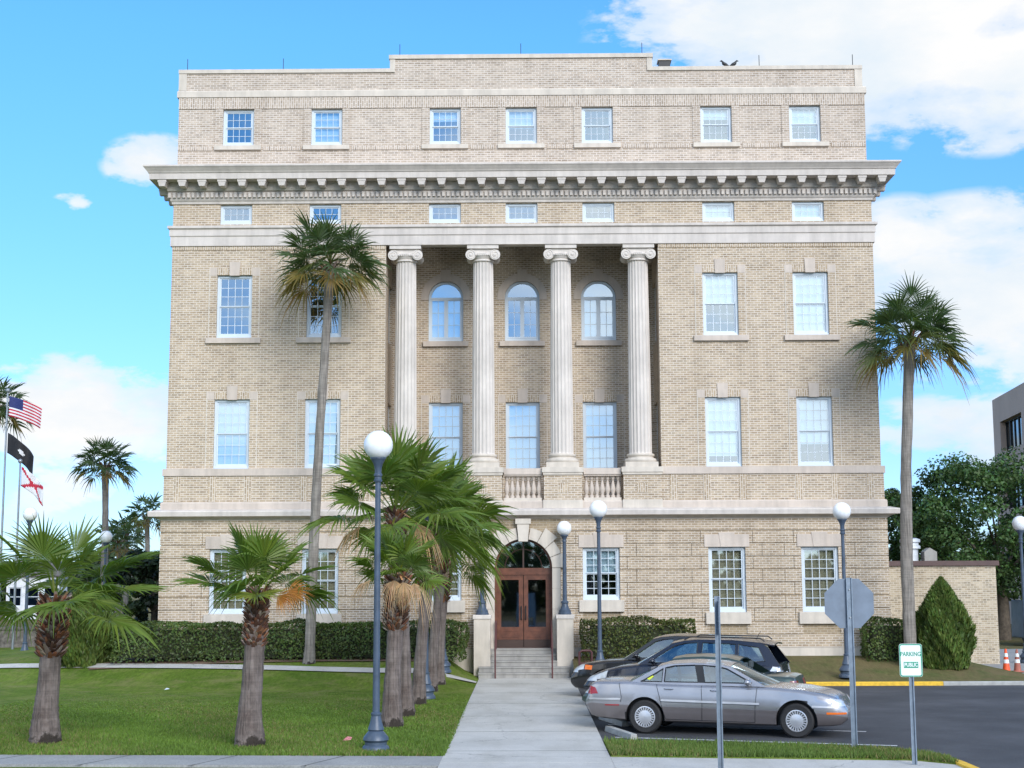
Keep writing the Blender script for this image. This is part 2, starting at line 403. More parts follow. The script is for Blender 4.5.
# side and rear walls: four storeys as plates with window openings
def side(s):
    ys = [2.4, 5.6, 8.8, 12.0, 15.2, 17.6][:5]
    b = MB()
    h = [rect(y-.58, y+.58, z0, z1) for y in ys for z0, z1 in ((10.94, 13.05), (6.9, 8.91), (14.77, 15.44))]
    b.plate(rect(.3, DEP, 5.3, 15.5), h, 0, .3, lambda x, y, z: (s*(BX-y), x, z))
    part(b, 'side_wall', 'brick')
    b = MB(); b.plate(rect(.36, DEP-.06, 16.6, 20.0), [rect(y-.52, y+.52, 17.48, 18.75) for y in ys], 0, .3, lambda x, y, z: (s*(TX-.02-y), x, z))
    part(b, 'side_wall', 'brick_top')
    return ys
SY = side(-1); side(1)
b = MB().box(-BX, BX, DEP, DEP+.3, 0, 20.0); part(b, 'rear_wall', 'brick')
b = MB().box(-BX+.3, BX-.3, .3, DEP, 19.3, 19.4); part(b, 'roof', 'step')
# interior surfaces seen through glass
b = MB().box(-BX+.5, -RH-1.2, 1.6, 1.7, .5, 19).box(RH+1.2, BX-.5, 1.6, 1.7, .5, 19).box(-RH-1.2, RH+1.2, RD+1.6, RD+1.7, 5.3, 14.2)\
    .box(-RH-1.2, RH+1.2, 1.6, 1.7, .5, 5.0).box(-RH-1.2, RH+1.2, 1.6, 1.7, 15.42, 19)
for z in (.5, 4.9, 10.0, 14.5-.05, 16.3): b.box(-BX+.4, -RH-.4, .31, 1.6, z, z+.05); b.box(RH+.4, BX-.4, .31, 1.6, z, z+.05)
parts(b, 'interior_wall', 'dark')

# --- rusticated ground storey
GY = -.14
b = MB()
opn = [(x, .59) for x in (-9.5, -6.53, -2.58, 2.5, 6.53, 9.5)]
GX = 11.70
core_h = [rect(x-.6, x+.6, 1.97, 4.04) for x, _w in opn]
for i in (2, 3): core_h[i] = rect(opn[i][0]-.6, opn[i][0]+.6, 2.37, 4.04)
b.plate(rect(-GX+.03, GX-.03, .3, 4.97), core_h+[arch(0, 1.0, .6, 3.4)], GY+.032, .34)
part(b, 'joint_wall', 'brick_dark')
b = MB(); zb = .86; hgt = .413; k = 0
while zb < 4.9:
    z0, z1 = zb+.014, min(zb+hgt-.014, 4.97)
    cuts = [(-GX-1, -GX), (GX, GX+1)]
    for x, w in opn:
        if z1 > (2.0 if abs(x) < 3 else 1.60) and z0 < 4.10: cuts.append((x-w-.005, x+w+.005))
        elif False: pass
    cuts.append((-1.2, 1.2))
    if z1 > 3.4:
        r = 1.62 if z0 < 4.3 else 1.2
        cuts.append((-max(.9, math.sqrt(max(0, 1.26**2-(z0-3.4)**2))), max(.9, math.sqrt(max(0, 1.26**2-(z0-3.4)**2)))))
    # vertical joints, alternate courses
    off = (.42 if k % 2 else .12)
    for x, w in opn:
        for sg in (-1, 1):
            xx = x+sg*(w+off+.12)
            if 1.6 < z0 < 4.2: cuts.append((xx-.008, xx+.008))
    cuts.sort()
    cur = -GX
    for a, c in cuts:
        if a > cur+.02 and cur < GX:
            cj = .045*(k % 2) if abs(cur+GX) < .01 else 0
            b.box(cur, min(a, GX), GY, .2, z0, z1)
        cur = max(cur, c)
    zb += hgt; k += 1
part(b, 'ground_storey_wall', 'brick')
b = MB()
zb = .86
while zb < 4.9:
    for s in (-1, 1): b.box(*sorted((s*GX, s*(GX-.3))), GY+.302, DEP, zb+.02, min(zb+hgt-.02, 4.97))
    zb += hgt
part(b, 'side_ground_storey_wall', 'brick')
b = MB()
for s in (-1, 1): b.box(*sorted((s*(GX-.04), s*(GX-.3))), GY+.35, DEP, .3, 4.97)
parts(b, 'side_joint_wall', 'brick_dark')
b = MB().box(-GX-.05, -1.62, GY-.05, .3, -.1, .86).box(1.55, GX+.05, GY-.05, .3, -.1, .86)
for s in (-1, 1): b.box(*sorted((s*(GX+.05), s*(GX-.3))), .302, DEP, -.1, .86)
parts(b, 'foundation', 'stone')
# ground floor cornice
def band(name, prof, mat, x=BX, y0=0, y1=DEP, **k):
    b = MB().ring(prof, -x, x, y0, y1); return part(b, name, mat, **k)
band('ground_cornice', [(-.2, 4.97), (.14, 4.97), (.20, 5.02), (.30, 5.06), (.44, 5.08), (.46, 5.22), (.44, 5.25), (.2, 5.31), (-.2, 5.31)], 'stone_grey')
band('base_course', [(-.2, 5.312), (.13, 5.312), (.13, 5.50), (.10, 5.55), (-.2, 5.55)], 'stone_warm')
# brick frieze under second floor
b = MB()
for s in (-1, 1):
    b.box(*sorted((s*(4.47), s*(BX+.06))), -.06, .3, 5.552, 6.40)
    b.box(*sorted((s*(BX-.24), s*(BX+.06))), .302, DEP, 5.552, 6.40)
parts(b, 'frieze_wall', 'brick')
b = MB()
for s in (-1, 1):
    for x in (6.53, 9.5):
        for o in (-.58, .58): b.box(s*x+o-.12, s*x+o+.12, -.075, -.05, 5.56, 6.39)
    b.box(*sorted((s*(BX-.5), s*(BX-.28))), -.075, -.05, 5.56, 6.39)
    b.box(*sorted((s*5.0, s*4.75)), -.075, -.05, 5.56, 6.39)
parts(b, 'frieze_pilaster', 'brick_soldier')
b = MB()
for s in (-1, 1):
    b.box(*sorted((s*4.46, s*(BX+.10))), -.11, .3, 6.40, 6.63); b.box(*sorted((s*(BX-.3), s*(BX+.10))), .302, DEP, 6.40, 6.63)
parts(b, 'sill_band', 'stone_warm')
# entablature
band('entablature', [(-.3, 14.03), (.06, 14.03), (.06, 14.34), (.09, 14.37), (.09, 14.58), (.15, 14.62), (.15, 14.70), (.0, 14.74), (-.3, 14.74)], 'stone_grey')
b = MB(); b.box(-BX, -RH, -.02, .1, 13.90, 14.028); b.box(RH, BX, -.02, .1, 13.90, 14.028); parts(b, 'soldier_course', 'brick_soldier')
# main cornice
band('cornice', [(-.3, 15.46), (.04, 15.46), (.05, 15.53), (.09, 15.57), (.11, 15.62), (.11, 15.84), (.19, 15.88), (.22, 15.96), (.22, 16.15), (.66, 16.15), (.67, 16.34), (.70, 16.36), (.72, 16.40), (.80, 16.50), (.84, 16.54), (.84, 16.59), (.3, 16.66), (-.3, 16.66)], 'stone_grey')
b = MB()
n = 150
for i in range(n):
    x = -BX-.17+(2*BX+.34)*(i+.5)/n
    b.box(x-.045, x+.045, -.19, -.10, 15.65, 15.82)
for s in (-1, 1):
    for i in range(120):
        y = -.1+(DEP+.2)*(i+.5)/120
        b.box(*sorted((s*(BX+.10), s*(BX+.19))), y-.045, y+.045, 15.65, 15.82)
part(b, 'dentil_course', 'stone_grey')
b = MB().taper((0, 0), .18, .36, .26, .38, 15.93, 16.07).box(-.145, .145, -.20, .20, 16.07, 16.146)
mod = part(b, 'modillion', 'stone_grey'); first = True
def putmod(x, y, rz=0):
    global first
    o = mod if first else mod.copy()
    if not first: col.objects.link(o)
    first = False
    o.location = (x, y, 0); o.rotation_euler.z = rz
NM = 37
for i in range(NM): putmod(-11.85+23.7*i/(NM-1), -.43)
for s in (-1, 1):
    for i in range(29): putmod(s*(BX+.43), .62+i*.645, PI/2)
# top storey bands
band('top_band', [(-.3, 19.16), (.06, 19.16), (.06, 19.36), (.03, 19.40), (-.3, 19.40)], 'stone', x=TX, y0=.06, y1=DEP-.06)
b = MB().box(-TX-.0, TX, .03, .1, 18.76, 19.155).box(-TX, -TX+.3, .031, .1, 17.34, 17.5)
parts(b, 'soldier_course', 'brick_top_soldier')
b = MB()
edges = [-TX]+WX+[TX]
for i in range(len(edges)-1):
    a = edges[i]+(.85 if i else .02); c = edges[i+1]-(.85 if i < 7 else .02)
    b.box(a, c, .035, .1, 17.32, 17.46)
parts(b, 'soldier_course', 'brick_top_soldier')
b = MB()
for x in WX:
    for s in (-1, 1): b.box(*sorted((x+s*.53, x+s*.78)), .035, .1, 17.485, 18.755)
parts(b, 'window_jamb_brick', 'brick_top')
b = MB()
cz = 20.0
b.box(-TX-.03, -PX+.08, .0, .5, 20.0, 20.13).box(PX-.08, TX-.05, .0, .5, 20.0, 20.13)
b.box(-PX-.12, PX+.12, -.01, .5, 20.46, 20.60)
b.box(-PX-.09, -PX+.09, .02, .45, 20.132, 20.459).box(PX-.09, PX+.09, .02, .45, 20.132, 20.459)
b.box(-TX-.02, -TX+.25, .02, .45, 19.402, 19.999).box(TX-.31, TX-.06, .02, .45, 19.402, 19.999)
for s in (-1, 1): b.box(*sorted((s*(TX), s*(TX-.4))), .502, DEP, 20.002, 20.13)
b.box(-TX+.41, TX-.41, DEP-.3, DEP, 20.002, 20.13)
part(b, 'parapet_coping', 'stone')
rod = MB().tube([(0, 0, 0), (0, 0, .45)], .012, 6)
r0 = part(rod, 'lightning_rod', 'black')
for i, (x, z) in enumerate([(-11.3, 20.12), (-8.05, 20.12), (-4.1, 20.59), (0, 20.59), (4.1, 20.59), (8.05, 20.12), (11.2, 20.12)]):
    o = r0 if i == 0 else r0.copy()
    if i: col.objects.link(o)
    o.location = (x, .2, z)

# --- windows -------------------------------------------------
def window_tree(w, z0, z1, cols, rows, sashes=2, blind='blind', blind_to=0., archr=0, casement=False, bx=0):
    """one window at local origin (centre of the bottom edge), facing -Y; frame > sash, pane, blind"""
    H = z1-z0; f = .08
    b = MB()
    out = arch(0, w/2, 0, H-archr) if archr else rect(-w/2, w/2, 0, H)
    inn = arch(0, w/2-f, f+.02, H-archr) if archr else rect(-w/2+f, w/2-f, f+.03, H-f)
    b.plate(out, [inn], 0, .12)
    if not archr: b.box(-w/2-.012, w/2+.012, -.035, .0, 0, .05)
    fr = b.build('window', M['white'], None)
    zb, zt = f+.03, H-f
    x0, x1 = -w/2+f, w/2-f
    if archr:
        s_ = H-archr
        b = MB(); b.box(x0, x1, .02, .09, s_-.03, s_+.04); b.box(-.035, .035, .025, .085, zb, s_-.03)
        for s in (-1, 1):
            b.box(*sorted((s*.035, s*(.035+.035))), .03, .08, zb, s_-.03); b.box(*sorted((s*(x1-.04), s*x1)), .03, .08, zb, s_-.03)
            b.box(*sorted((s*.07, s*(x1-.04))), .03, .08, zb, zb+.06); b.box(*sorted((s*.07, s*(x1-.04))), .03, .08, s_-.07, s_-.031)
            for c in range(1, cols): 
                xx = s*(.07+(x1-.11)*c/cols); b.box(xx-.009, xx+.009, .045, .065, zb+.06, s_-.07)
            for r in range(1, rows):
                zz = zb+.06+(s_-.07-zb-.06)*r/rows; b.box(*sorted((s*.07, s*(x1-.04))), .046, .064, zz-.009, zz+.009)
        b.build('sash', M['white'], fr)
        MB().plate(arch(0, w/2-f+.01, zb-.01, s_), [], .055, .06).build('pane', M['pane'], fr)
    else:
        hs = (zt-zb)/sashes
        for k in range(sashes):
            b = MB(); y = .03+(.035 if k == 0 and sashes == 2 else 0); a, c = zb+hs*k, zb+hs*(k+1); t = .042
            b.plate(rect(x0, x1, a, c), [rect(x0+t, x1-t, a+t*(1.4 if k == 0 else .7), c-t*.8)], y, y+.035)
            mf = True; mw = .009 if H > 1.5 else .0065; ya, yb = (y+.004, y+.02) if mf else (y+.023, y+.034)
            for q in range(1, cols):
                xx = x0+t+(x1-x0-2*t)*q/cols; b.box(xx-mw, xx+mw, ya, yb, a+t*.7, c-t*.8)
            for q in range(1, rows):
                zz = a+t+(hs-2*t)*q/rows; b.box(x0+t, x1-t, ya+.001, yb-.001, zz-mw, zz+mw)
            b.build('sash', M['white'], fr)
        MB().box(x0+.01, x1-.01, .082, .086, zb, zb+hs).box(x0+.01, x1-.01, .047, .051, zb+hs, zt).build('pane', M['pane'], fr) if sashes == 2 else MB().box(x0+.01, x1-.01, .05, .054, zb, zt).build('pane', M['pane'], fr)
    if blind:
        if archr: MB().plate(arch(0, w/2-f+.02, zb+.01, H-archr), [], .15, .16).build('blind', M[blind], fr)
        else: MB().box(x0-.03, x1+.03, .15, .16, zb+(zt-zb)*blind_to, zt+.03).build('blind', M[blind], fr)
    for k_ in [fr]+kids(fr): k_.hide_render = False
    return fr
M['mortar'] = simple('pale_mortar', (.66, .60, .52), .9)
protos = {}
def win(key, x, y, z, rz=0):
    p = protos[key]
    if p.get('used'): o = copy_tree(p, CH)
    else: o = p; o.parent = CH; o['used'] = 1
    o.location = (x, y, z); o.rotation_euler.z = rz
    return o
W3 = dict(w=1.16, z0=10.94, z1=13.05, cols=4, rows=3)
W2 = dict(w=1.16, z0=6.63, z1=8.91, cols=4, rows=3)
W1 = dict(w=1.18, z0=1.97, z1=4.04, cols=4, rows=3)
W4 = dict(w=1.06, z0=14.77, z1=15.44, cols=4, rows=2, sashes=1)
W5 = dict(w=1.04, z0=17.48, z1=18.75, cols=4, rows=2)
protos['3open'] = window_tree(**W3, blind=None)
protos['3full'] = window_tree(**W3, blind_to=0)
protos['3half'] = window_tree(**W3, blind_to=.5)
protos['2full'] = window_tree(**W2, blind_to=0)
protos['2half'] = window_tree(**W2, blind_to=.3)
protos['2rec'] = window_tree(1.16, 6.64, 9.06, 4, 3, blind_to=0.)
protos['1tan'] = window_tree(**W1, blind='blind_tan', blind_to=0.)
protos['1half'] = window_tree(**W1, blind='blind_tan', blind_to=.0)
protos['1dark'] = window_tree(1.18, 2.37, 4.04, 4, 3, blind='blind', blind_to=.5)
protos['1short'] = window_tree(1.18, 2.37, 4.04, 4, 3, blind='blind_tan', blind_to=0)
protos['3q'] = window_tree(**W3, blind_to=.25)
protos['5low'] = window_tree(**W5, blind_to=.7)
protos['2q'] = window_tree(**W2, blind_to=.12)
protos['4open'] = window_tree(**W4, blind=None)
protos['4full'] = window_tree(**W4)
protos['5open'] = window_tree(**W5, blind=None)
protos['5full'] = window_tree(**W5)
protos['5half'] = window_tree(**W5, blind_to=.45)
protos['arch'] = window_tree(1.2, 11.18, 13.30, 2, 3, archr=.6, blind_to=0)
protos['archopen'] = window_tree(1.2, 11.18, 13.30, 2, 3, archr=.6, blind=None)
WY = .09
for k_, xs in (('3open', (-9.5, -6.53)), ('3half', (6.53,)), ('3full', (9.5,))):
    for x in xs: win(k_, x, WY, 10.94)
for k_, x in (('2full', -9.5), ('2full', -6.53), ('2q', 6.53), ('2half', 9.5)): win(k_, x, WY, 6.63)
for k_, x in (('arch', -2.64), ('archopen', 0), ('arch', 2.64)): win(k_, x, RD+WY, 11.18)
for x in (-2.64, 0, 2.64): win('2rec', x, RD+WY, 6.64)
for k_, x in (('1tan', -9.5), ('1tan', -6.53), ('1short', -2.58), ('1dark', 2.5), ('1half', 6.53), ('1half', 9.5)): win(k_, x, GY+.10, 2.37 if abs(x) < 3 else 1.97)
for k_, x in zip(('4open', '4open', '4open', '4open', '4open', '4full', '4full'), WX): win(k_, x, WY, 14.77)
for k_, x in zip(('5open', '5full', '5low', '5half', '5open', '5low', '5half'), WX): win(k_, x, WY+.06, 17.48)
for s in (-1, 1):
    # windows look outward: turn the window frame sideways
    for y in SY:
        for k_, z in (('3half', 10.94), ('4full', 14.77)): win(k_, s*(BX-WY), y, z, s*PI/2)
        win('2full', s*(BX-WY), y, 6.63, s*PI/2); win('5full', s*(TX-WY), y, 17.48, s*PI/2)
    win('3half', s*(RH+WY), 1.725, 10.94-.02, -s*PI/2); win('2full', s*(RH+WY), 1.725, 6.72, -s*PI/2)

# --- window trim
def trim(x, z0, z1, y, hw=.58, key=True, sill=True, lint_h=.24):
    b = MB()
    for s in (-1, 1): b.box(*sorted((x+s*(hw+.002), x+s*(hw+.25))), y-.02, y+.1, z1-.01, z1+lint_h)
    if key:
        b.plate([(x-.16, z1-.02), (x+.16, z1-.02), (x+.18, z1+.45), (x-.18, z1+.45)], [], y-.035, y+.1)
    parts(b, 'lintel_block', 'stone_warm')
    b = MB()
    for s in (-1, 1): b.box(*sorted((x+s*.21, x+s*hw)), y-.015, y+.1, z1+.002, z1+lint_h)
    parts(b, 'flat_arch', 'brick_soldier')
    b = MB()
    for s in (-1, 1): b.box(*sorted((x+s*(hw+.004), x+s*(hw+.24))), y-.014, y+.1, z0, z1-.012)
    parts(b, 'window_jamb_brick', 'brick')
    for s in (-1, 1): part(MB().box(*sorted((x+s*(hw+.243), x+s*(hw+.263))), y-.016, y+.1, z0, z1+lint_h), 'mortar_joint', 'mortar')
    if sill:
        b = MB().box(x-hw-.32, x+hw+.32, y-.10, y+.12, z0-.18, z0-.002); part(b, 'window_sill', 'stone_warm', bevel=.008)
for x in (-9.5, -6.53, 6.53, 9.5):
    trim(x, 10.94, 13.05, 0); trim(x, 6.63, 8.91, 0, sill=False)
for x in (-2.64, 0, 2.64):
    trim(x, 6.64, 9.06, RD, sill=False)
    b = MB(); n = 20
    o_ = [(x-.86, 12.63), (x-.86, 12.70)]+[(x+.86*math.cos(PI-PI*i/n), 12.70+.86*math.sin(PI-PI*i/n)) for i in range(1, n)]+[(x+.86, 12.70), (x+.86, 12.63), (x+.6, 12.63), (x+.6, 12.70)]+[(x+.6*math.cos(PI*i/n), 12.70+.6*math.sin(PI*i/n)) for i in range(1, n)]+[(x-.6, 12.70), (x-.6, 12.63)]
    b.plate(o_, [], RD-.03, RD+.1)
    b.plate([(x-.13, 13.28), (x+.13, 13.28), (x+.18, 13.70), (x-.18, 13.70)], [], RD-.06, RD+.1)
    part(b, 'arch_surround', 'stone_warm')
    b = MB().box(x-.78, x+.78, RD-.12, RD+.12, 11.0, 11.178); part(b, 'window_sill', 'stone_warm')
for x, w in opn:
    b = MB().box(x-.72, x+.72, GY-.03, GY+.12, 4.045, 4.44)
    b.plate([(x-.20, 4.045), (x+.20, 4.045), (x+.26, 4.50), (x-.26, 4.50)], [], GY-.045, GY+.12)
    parts(b, 'lintel_block', 'stone_warm')
    b = MB().box(x-.72, x+.72, GY-.10, GY+.12, 2.0, 2.367) if abs(x) < 3 else MB().box(x-.72, x+.72, GY-.10, GY+.12, 1.60, 1.967); part(b, 'window_sill', 'stone', bevel=.01)
for x in WX:
    b = MB().box(x-.78, x+.78, -.03, .15, 17.33, 17.478); part(b, 'window_sill', 'stone')

# --- loggia columns
def volute(b, cx, cz, y, s):
    r = .175
    b.lathe([(r, -.02), (r, .0), (r*.93, .012)], (cx, y, cz), 24, 'y')
    pts = []
    for i in range(44):
        a = PI/2+s*i*2*PI*2.1/43; rr = .155*(1-i/50)
        pts.append((cx+rr*math.cos(a), y-.022, cz+rr*math.sin(a)))
    b.tube(pts, .017, 6)
    b.lathe([(.04, -.05), (.045, 0)], (cx, y, cz), 12, 'y')
CYY = .42
def column():
    c = MB().lathe([(.395, 7.08), (.375, 7.14)]+[(.375-.045*((i/14)**1.6), 7.14+(13.62-7.14)*i/14) for i in range(15)]+[(.34, 13.64)], (0, 0, 0), 160, 'z', flute=.075, nf=20)
    sh = c.build('column', M['column'], CH, smooth=50)
    b = MB().box(-.53, .53, -.53, .53, 6.632, 6.80)
    b.lathe([(.40, 6.80), (.50, 6.80), (.53, 6.84), (.53, 6.89), (.50, 6.93), (.43, 6.95), (.42, 6.99), (.45, 7.01), (.46, 7.05), (.44, 7.09), (.39, 7.10)], (0, 0, 0), 40)
    b.build('column_base', M['stone'], sh, smooth=40)
    b = MB().lathe([(.33, 13.60), (.37, 13.62), (.37, 13.66), (.35, 13.68), (.42, 13.76), (.45, 13.84), (.40, 13.88)], (0, 0, 0), 32)
    b.box(-.40, .40, -.36, .36, 13.86, 14.02)
    b.box(-.52, .52, -.44, .44, 14.02, 14.148)
    for s in (-1, 1):
        b.lathe([(.165, -.36), (.13, -.15), (.125, 0), (.13, .15), (.165, .36)], (s*.40, 0, 13.82), 20, 'y')
        volute(b, s*.40, 13.82, -.37, s)
        b.lathe([(.165, 0), (.165, .03)], (s*.40, .36, 13.82), 20, 'y')
    for k in range(7): b.sphere((-.21+.07*k, -.42, 13.80), .032, 8)
    b.build('capital', M['column'], sh, smooth=40)
    return sh
c0 = column()
CX = [-3.86, -1.29, 1.29, 3.86]
for i, x in enumerate(CX):
    o = c0 if i == 0 else copy_tree(c0, CH)
    o.location = (x, CYY, .106); o.scale.z = .984
    px0, px1 = x-.61, x+.61
    b = MB().box(px0, px1, -.16, 1.0, 5.58, 6.38); part(b, 'pedestal', 'brick')
    b = MB().box(px0-.03, px1+.03, -.19, 1.02, 5.312, 5.578); part(b, 'pedestal_base', 'stone')
    b = MB().box(px0-.03, px1+.03, -.20, 1.02, 6.382, 6.46).box(px0-.06, px1+.06, -.23, 1.04, 6.46, 6.63); part(b, 'pedestal_cap', 'stone')
    b = MB().box(x-.18, x+.18, -.172, -.1, 5.8, 6.1); part(b, 'pedestal_panel', 'brick_soldier')
bal = MB().lathe([(.055, 5.65), (.075, 5.65), (.075, 5.72), (.045, 5.74), (.05, 5.78), (.085, 5.88), (.09, 5.93), (.06, 6.06), (.035, 6.18), (.03, 6.22), (.055, 6.24), (.055, 6.27), (.07, 6.29), (.07, 6.35)], (0, 0, 0), 14)
b0 = bal.build('baluster', M['stone_warm'], CH, smooth=40); fb = True
for i in range(3):
    a, c = CX[i]+.68, CX[i+1]-.68
    b = MB().box(a, c, -.02, .30, 6.35, 6.40).box(a, c, -.06, .34, 6.40, 6.60); part(b, 'balcony_rail', 'stone_warm')
    b = MB().box(a, c, -.04, .32, 5.312, 5.648); part(b, 'balcony_plinth', 'stone')
    n = 7
    for k in range(n):
        o = b0 if fb else b0.copy()
        if not fb: col.objects.link(o)
        fb = False
        o.location = (a+(c-a)*(k+.5)/n, .13, 0)
    for xx in (a+.28, c-.28):
        b = MB().box(xx-.17, xx+.17, -.055, 0, 5.35, 5.41); parts(b, 'scupper', 'black')

# --- portal
PYY = GY-.06
b = MB()
for s in (-1, 1):
    z = .0
    for j in range(5):
        z0 = .15+j*.65; z1 = z0+.635
        if z1 > 3.4: z1 = 3.39
        b.box(*sorted((s*.925, s*1.19)), PYY, .33, z0, z1)
    b.box(*sorted((s*.935, s*1.17)), PYY+.02, .32, .15, 3.4)
    part(b, 'door_jamb_stone', 'stone'); b = MB()
b = MB()
angs = [0, 21, 41, 61, 80, 100, 119, 139, 159, 180]
for i in range(9):
    a0, a1 = R(angs[i]+.5), R(angs[i+1]-.5); long = i in (0, 2, 6, 8)
    if i == 4: continue
    ro = 1.46 if long else 1.29
    if i in (0, 8): ro = 1.40
    m = 5
    pts = [(.925*math.cos(a0+(a1-a0)*k/m), 3.4+.925*math.sin(a0+(a1-a0)*k/m)) for k in range(m+1)]
    if long: outp = [(ro*math.cos(a1), min(4.965, 3.4+ro*math.sin(a1))), (ro*math.cos(a0), min(4.96, 3.4+ro*math.sin(a0)))]
    else: outp = [(ro*math.cos(a1+(a0-a1)*k/m), 3.4+ro*math.sin(a1+(a0-a1)*k/m)) for k in range(m+1)]
    b.plate(pts+outp, [], PYY-(.012 if long else 0), .33)
parts(b, 'voussoir_arch', 'stone')
b = MB().plate([(-.15, 4.24), (.15, 4.24), (.20, 4.80), (-.20, 4.80)], [], PYY-.10, .33).box(-.25, .25, PYY-.13, .33, 4.80, 4.968); part(b, 'keystone', 'stone')
# door
DY = .22
dr = MB()
dr.plate(arch(0, .925, .86, 3.4), [arch(0, .86, .865, 3.4-.001)], DY-.05, DY+.15)
dr.box(-.86, .86, DY-.03, DY+.12, 3.18, 3.40)
door = dr.build('door_frame', M['wood'], CH)
for s in (-1, 1):
    b = MB(); b.plate(rect(*sorted((s*.01, s*.855)), 1.12, 3.175), [rect(*sorted((s*.15, s*.72)), 1.52, 3.02)], DY, DY+.06)
    b.plate(rect(*sorted((s*.15, s*.72)), 1.19, 1.42), [rect(*sorted((s*.19, s*.68)), 1.23, 1.38)], DY-.015, DY)
    b.build('door_leaf', M['wood'], door)
    MB().box(*sorted((s*.14, s*.73)), DY+.03, DY+.035, 1.5, 3.04).build('door_glass', M['door_glass'], door)
    MB().box(*sorted((s*.01, s*.855)), DY-.008, DY+.06, .865, 1.115).build('kick_plate', M['wood_dark'], door)
    MB().tube([(s*.07, DY-.0, 1.75), (s*.07, DY-.07, 1.78), (s*.07, DY-.07, 2.15), (s*.07, DY, 2.18)], .018, 8).build('door_handle', M['black'], door)
b = MB(); rr = .85
b.box(-.025, .025, DY, DY+.05, 3.4, 3.4+rr)
for rad in (.60,):
    pts = [(rad*math.cos(PI*i/24), DY+.02, 3.4+rad*math.sin(PI*i/24)) for i in range(25)]; b.tube(pts, .018, 6)
for a in (35, 62, 118, 145): b.tube([(.6*math.cos(R(a)), DY+.02, 3.4+.6*math.sin(R(a))), (.87*math.cos(R(a)), DY+.02, 3.4+.87*math.sin(R(a)))], .015, 6)
b.build('fanlight_bars', M['wood_dark'], door)
MB().plate(arch(0, .87, 3.38, 3.4), [], DY+.035, DY+.04).build('fanlight_glass', M['pane'], door)
# steps and pedestals
b = MB(); ST = [(1.40, -1.40, 0.0, .17), (1.40, -1.10, .17, .34), (1.38, -.80, .34, .51), (1.03, -.50, .51, .68), (1.03, -.22, .68, .86)]
for i, (hw, yf, z0, z1) in enumerate(ST):
    b.box(-hw, hw, yf, -.0 if hw < 1.2 else -.66, -.1 if i == 0 else z0-.001*0, z1-.03) if False else b.box(-hw, hw, yf, .30 if hw < 1.2 else -.55+.05, z0 if i else -.2, z1-.045)
    b.box(-hw-.01, hw+.01, yf-.025, .30 if hw < 1.2 else -.51, z1-.045, z1-.002)
part(b, 'step', 'step')
for s in (-1, 1):
    b = MB().box(*sorted((s*1.045, s*1.57)), -.85+.02, -.21, -.1, 1.80); part(b, 'step_pedestal', 'stone', bevel=.01)
    b = MB().box(*sorted((s*1.02, s*1.60)), -.86, -.205, 1.80, 1.93); part(b, 'pedestal_cap', 'column', bevel=.02)
# ------------------------------------------------------------ things on the roof
o = MB().box(4.62, 5.0, 47.5, 47.9, 20.12, 20.52).build('box', M['black'])
o.name = 'roof_equipment_box'; tag(o, 'small black equipment box on the roof beside the raised middle of the parapet', 'equipment box')
MB().box(4.58, 5.05, 47.46, 47.94, 20.521, 20.56).build('lid', M['stone'], o)
for i, (x, s, l) in enumerate([(6.82, -1, 'small dark bird perched on the parapet, the left and lower one of the pair'), (7.1, 1, 'dark bird with raised head on the parapet, the right one of the pair')]):
    b = MB(); zz = 20.14
    b.tube([(x-s*.17, 47.2, zz+.03), (x-s*.10, 47.2, zz+.06), (x-s*.02, 47.2, zz+.10), (x+s*.06, 47.2, zz+.15), (x+s*.09, 47.2, zz+.21), (x+s*.12, 47.2, zz+.235), (x+s*.18, 47.2, zz+.225)], [.01, .03, .06, .055, .028, .032, .004], 10)
    b.tube([(x, 47.18, zz+.08), (x, 47.18, zz-.01)], .008, 5)
    o = b.build('bird', M['black'], smooth=60); tag(o, l, 'bird', 'birds on the parapet')

# ------------------------------------------------------------ street lamps
def make_lamp(H, name='street_lamp'):
    t = empty(name); t2 = .27
    b = MB().lathe([(.25, 0), (.25, .05), (.23, .09), (.20, .11), (.20, .16), (.235, .20), (.225, .25), (.15, .34), (.13, .36), (.15, .38), (.14, .41), (.105, .52), (.085, .62), (.095, .64), (.095, .67), (.065, .69)], (0, 0, 0), 16)
    for k in range(8):
        a = 2*PI*k/8; b.box(.0, .0, 0, 0, 0, 0) if False else None
    b.build('lamp_base', M['lamp'], t, smooth=35)
    b = MB().lathe([(.066, .67), (.05, H-.95), (.05, H-.94)], (0, 0, 0), 14)
    b.build('post', M['lamp'], t, smooth=35)
    b = MB().lathe([(.05, H-.96), (.075, H-.95), (.08, H-.92), (.062, H-.90), (.062, H-.86), (.078, H-.84), (.078, H-.81), (.06, H-.79), (.065, H-.70), (.085, H-.62), (.12, H-.56), (.125, H-.54), (.145, H-.53), (.145, H-.50), (.12, H-.49)], (0, 0, 0), 18)
    b.build('globe_collar', M['lamp'], t, smooth=35)
    MB().sphere((0, 0, H-t2), t2, 32).build('globe', M['globe'], t, smooth=60)
    return t
def make_small_lamp():
    t = empty('pedestal_lamp'); H = 2.95
    MB().lathe([(.21, 0), (.21, .05), (.19, .07), (.19, .13), (.15, .17), (.11, .26), (.10, .34), (.12, .36), (.12, .40), (.08, .44)], (0, 0, 0), 12).build('lamp_base', M['lamp'], t, smooth=35)
    MB().lathe([(.07, .42), (.055, H-.66)], (0, 0, 0), 12).build('post', M['lamp'], t, smooth=35)
    MB().lathe([(.055, H-.68), (.075, H-.66), (.06, H-.62), (.06, H-.58), (.10, H-.50), (.13, H-.48), (.13, H-.45), (.10, H-.44)], (0, 0, 0), 16).build('globe_collar', M['lamp'], t, smooth=35)
    MB().sphere((0, 0, H-.235), .235, 28).build('globe', M['globe'], t, smooth=60)
    return t
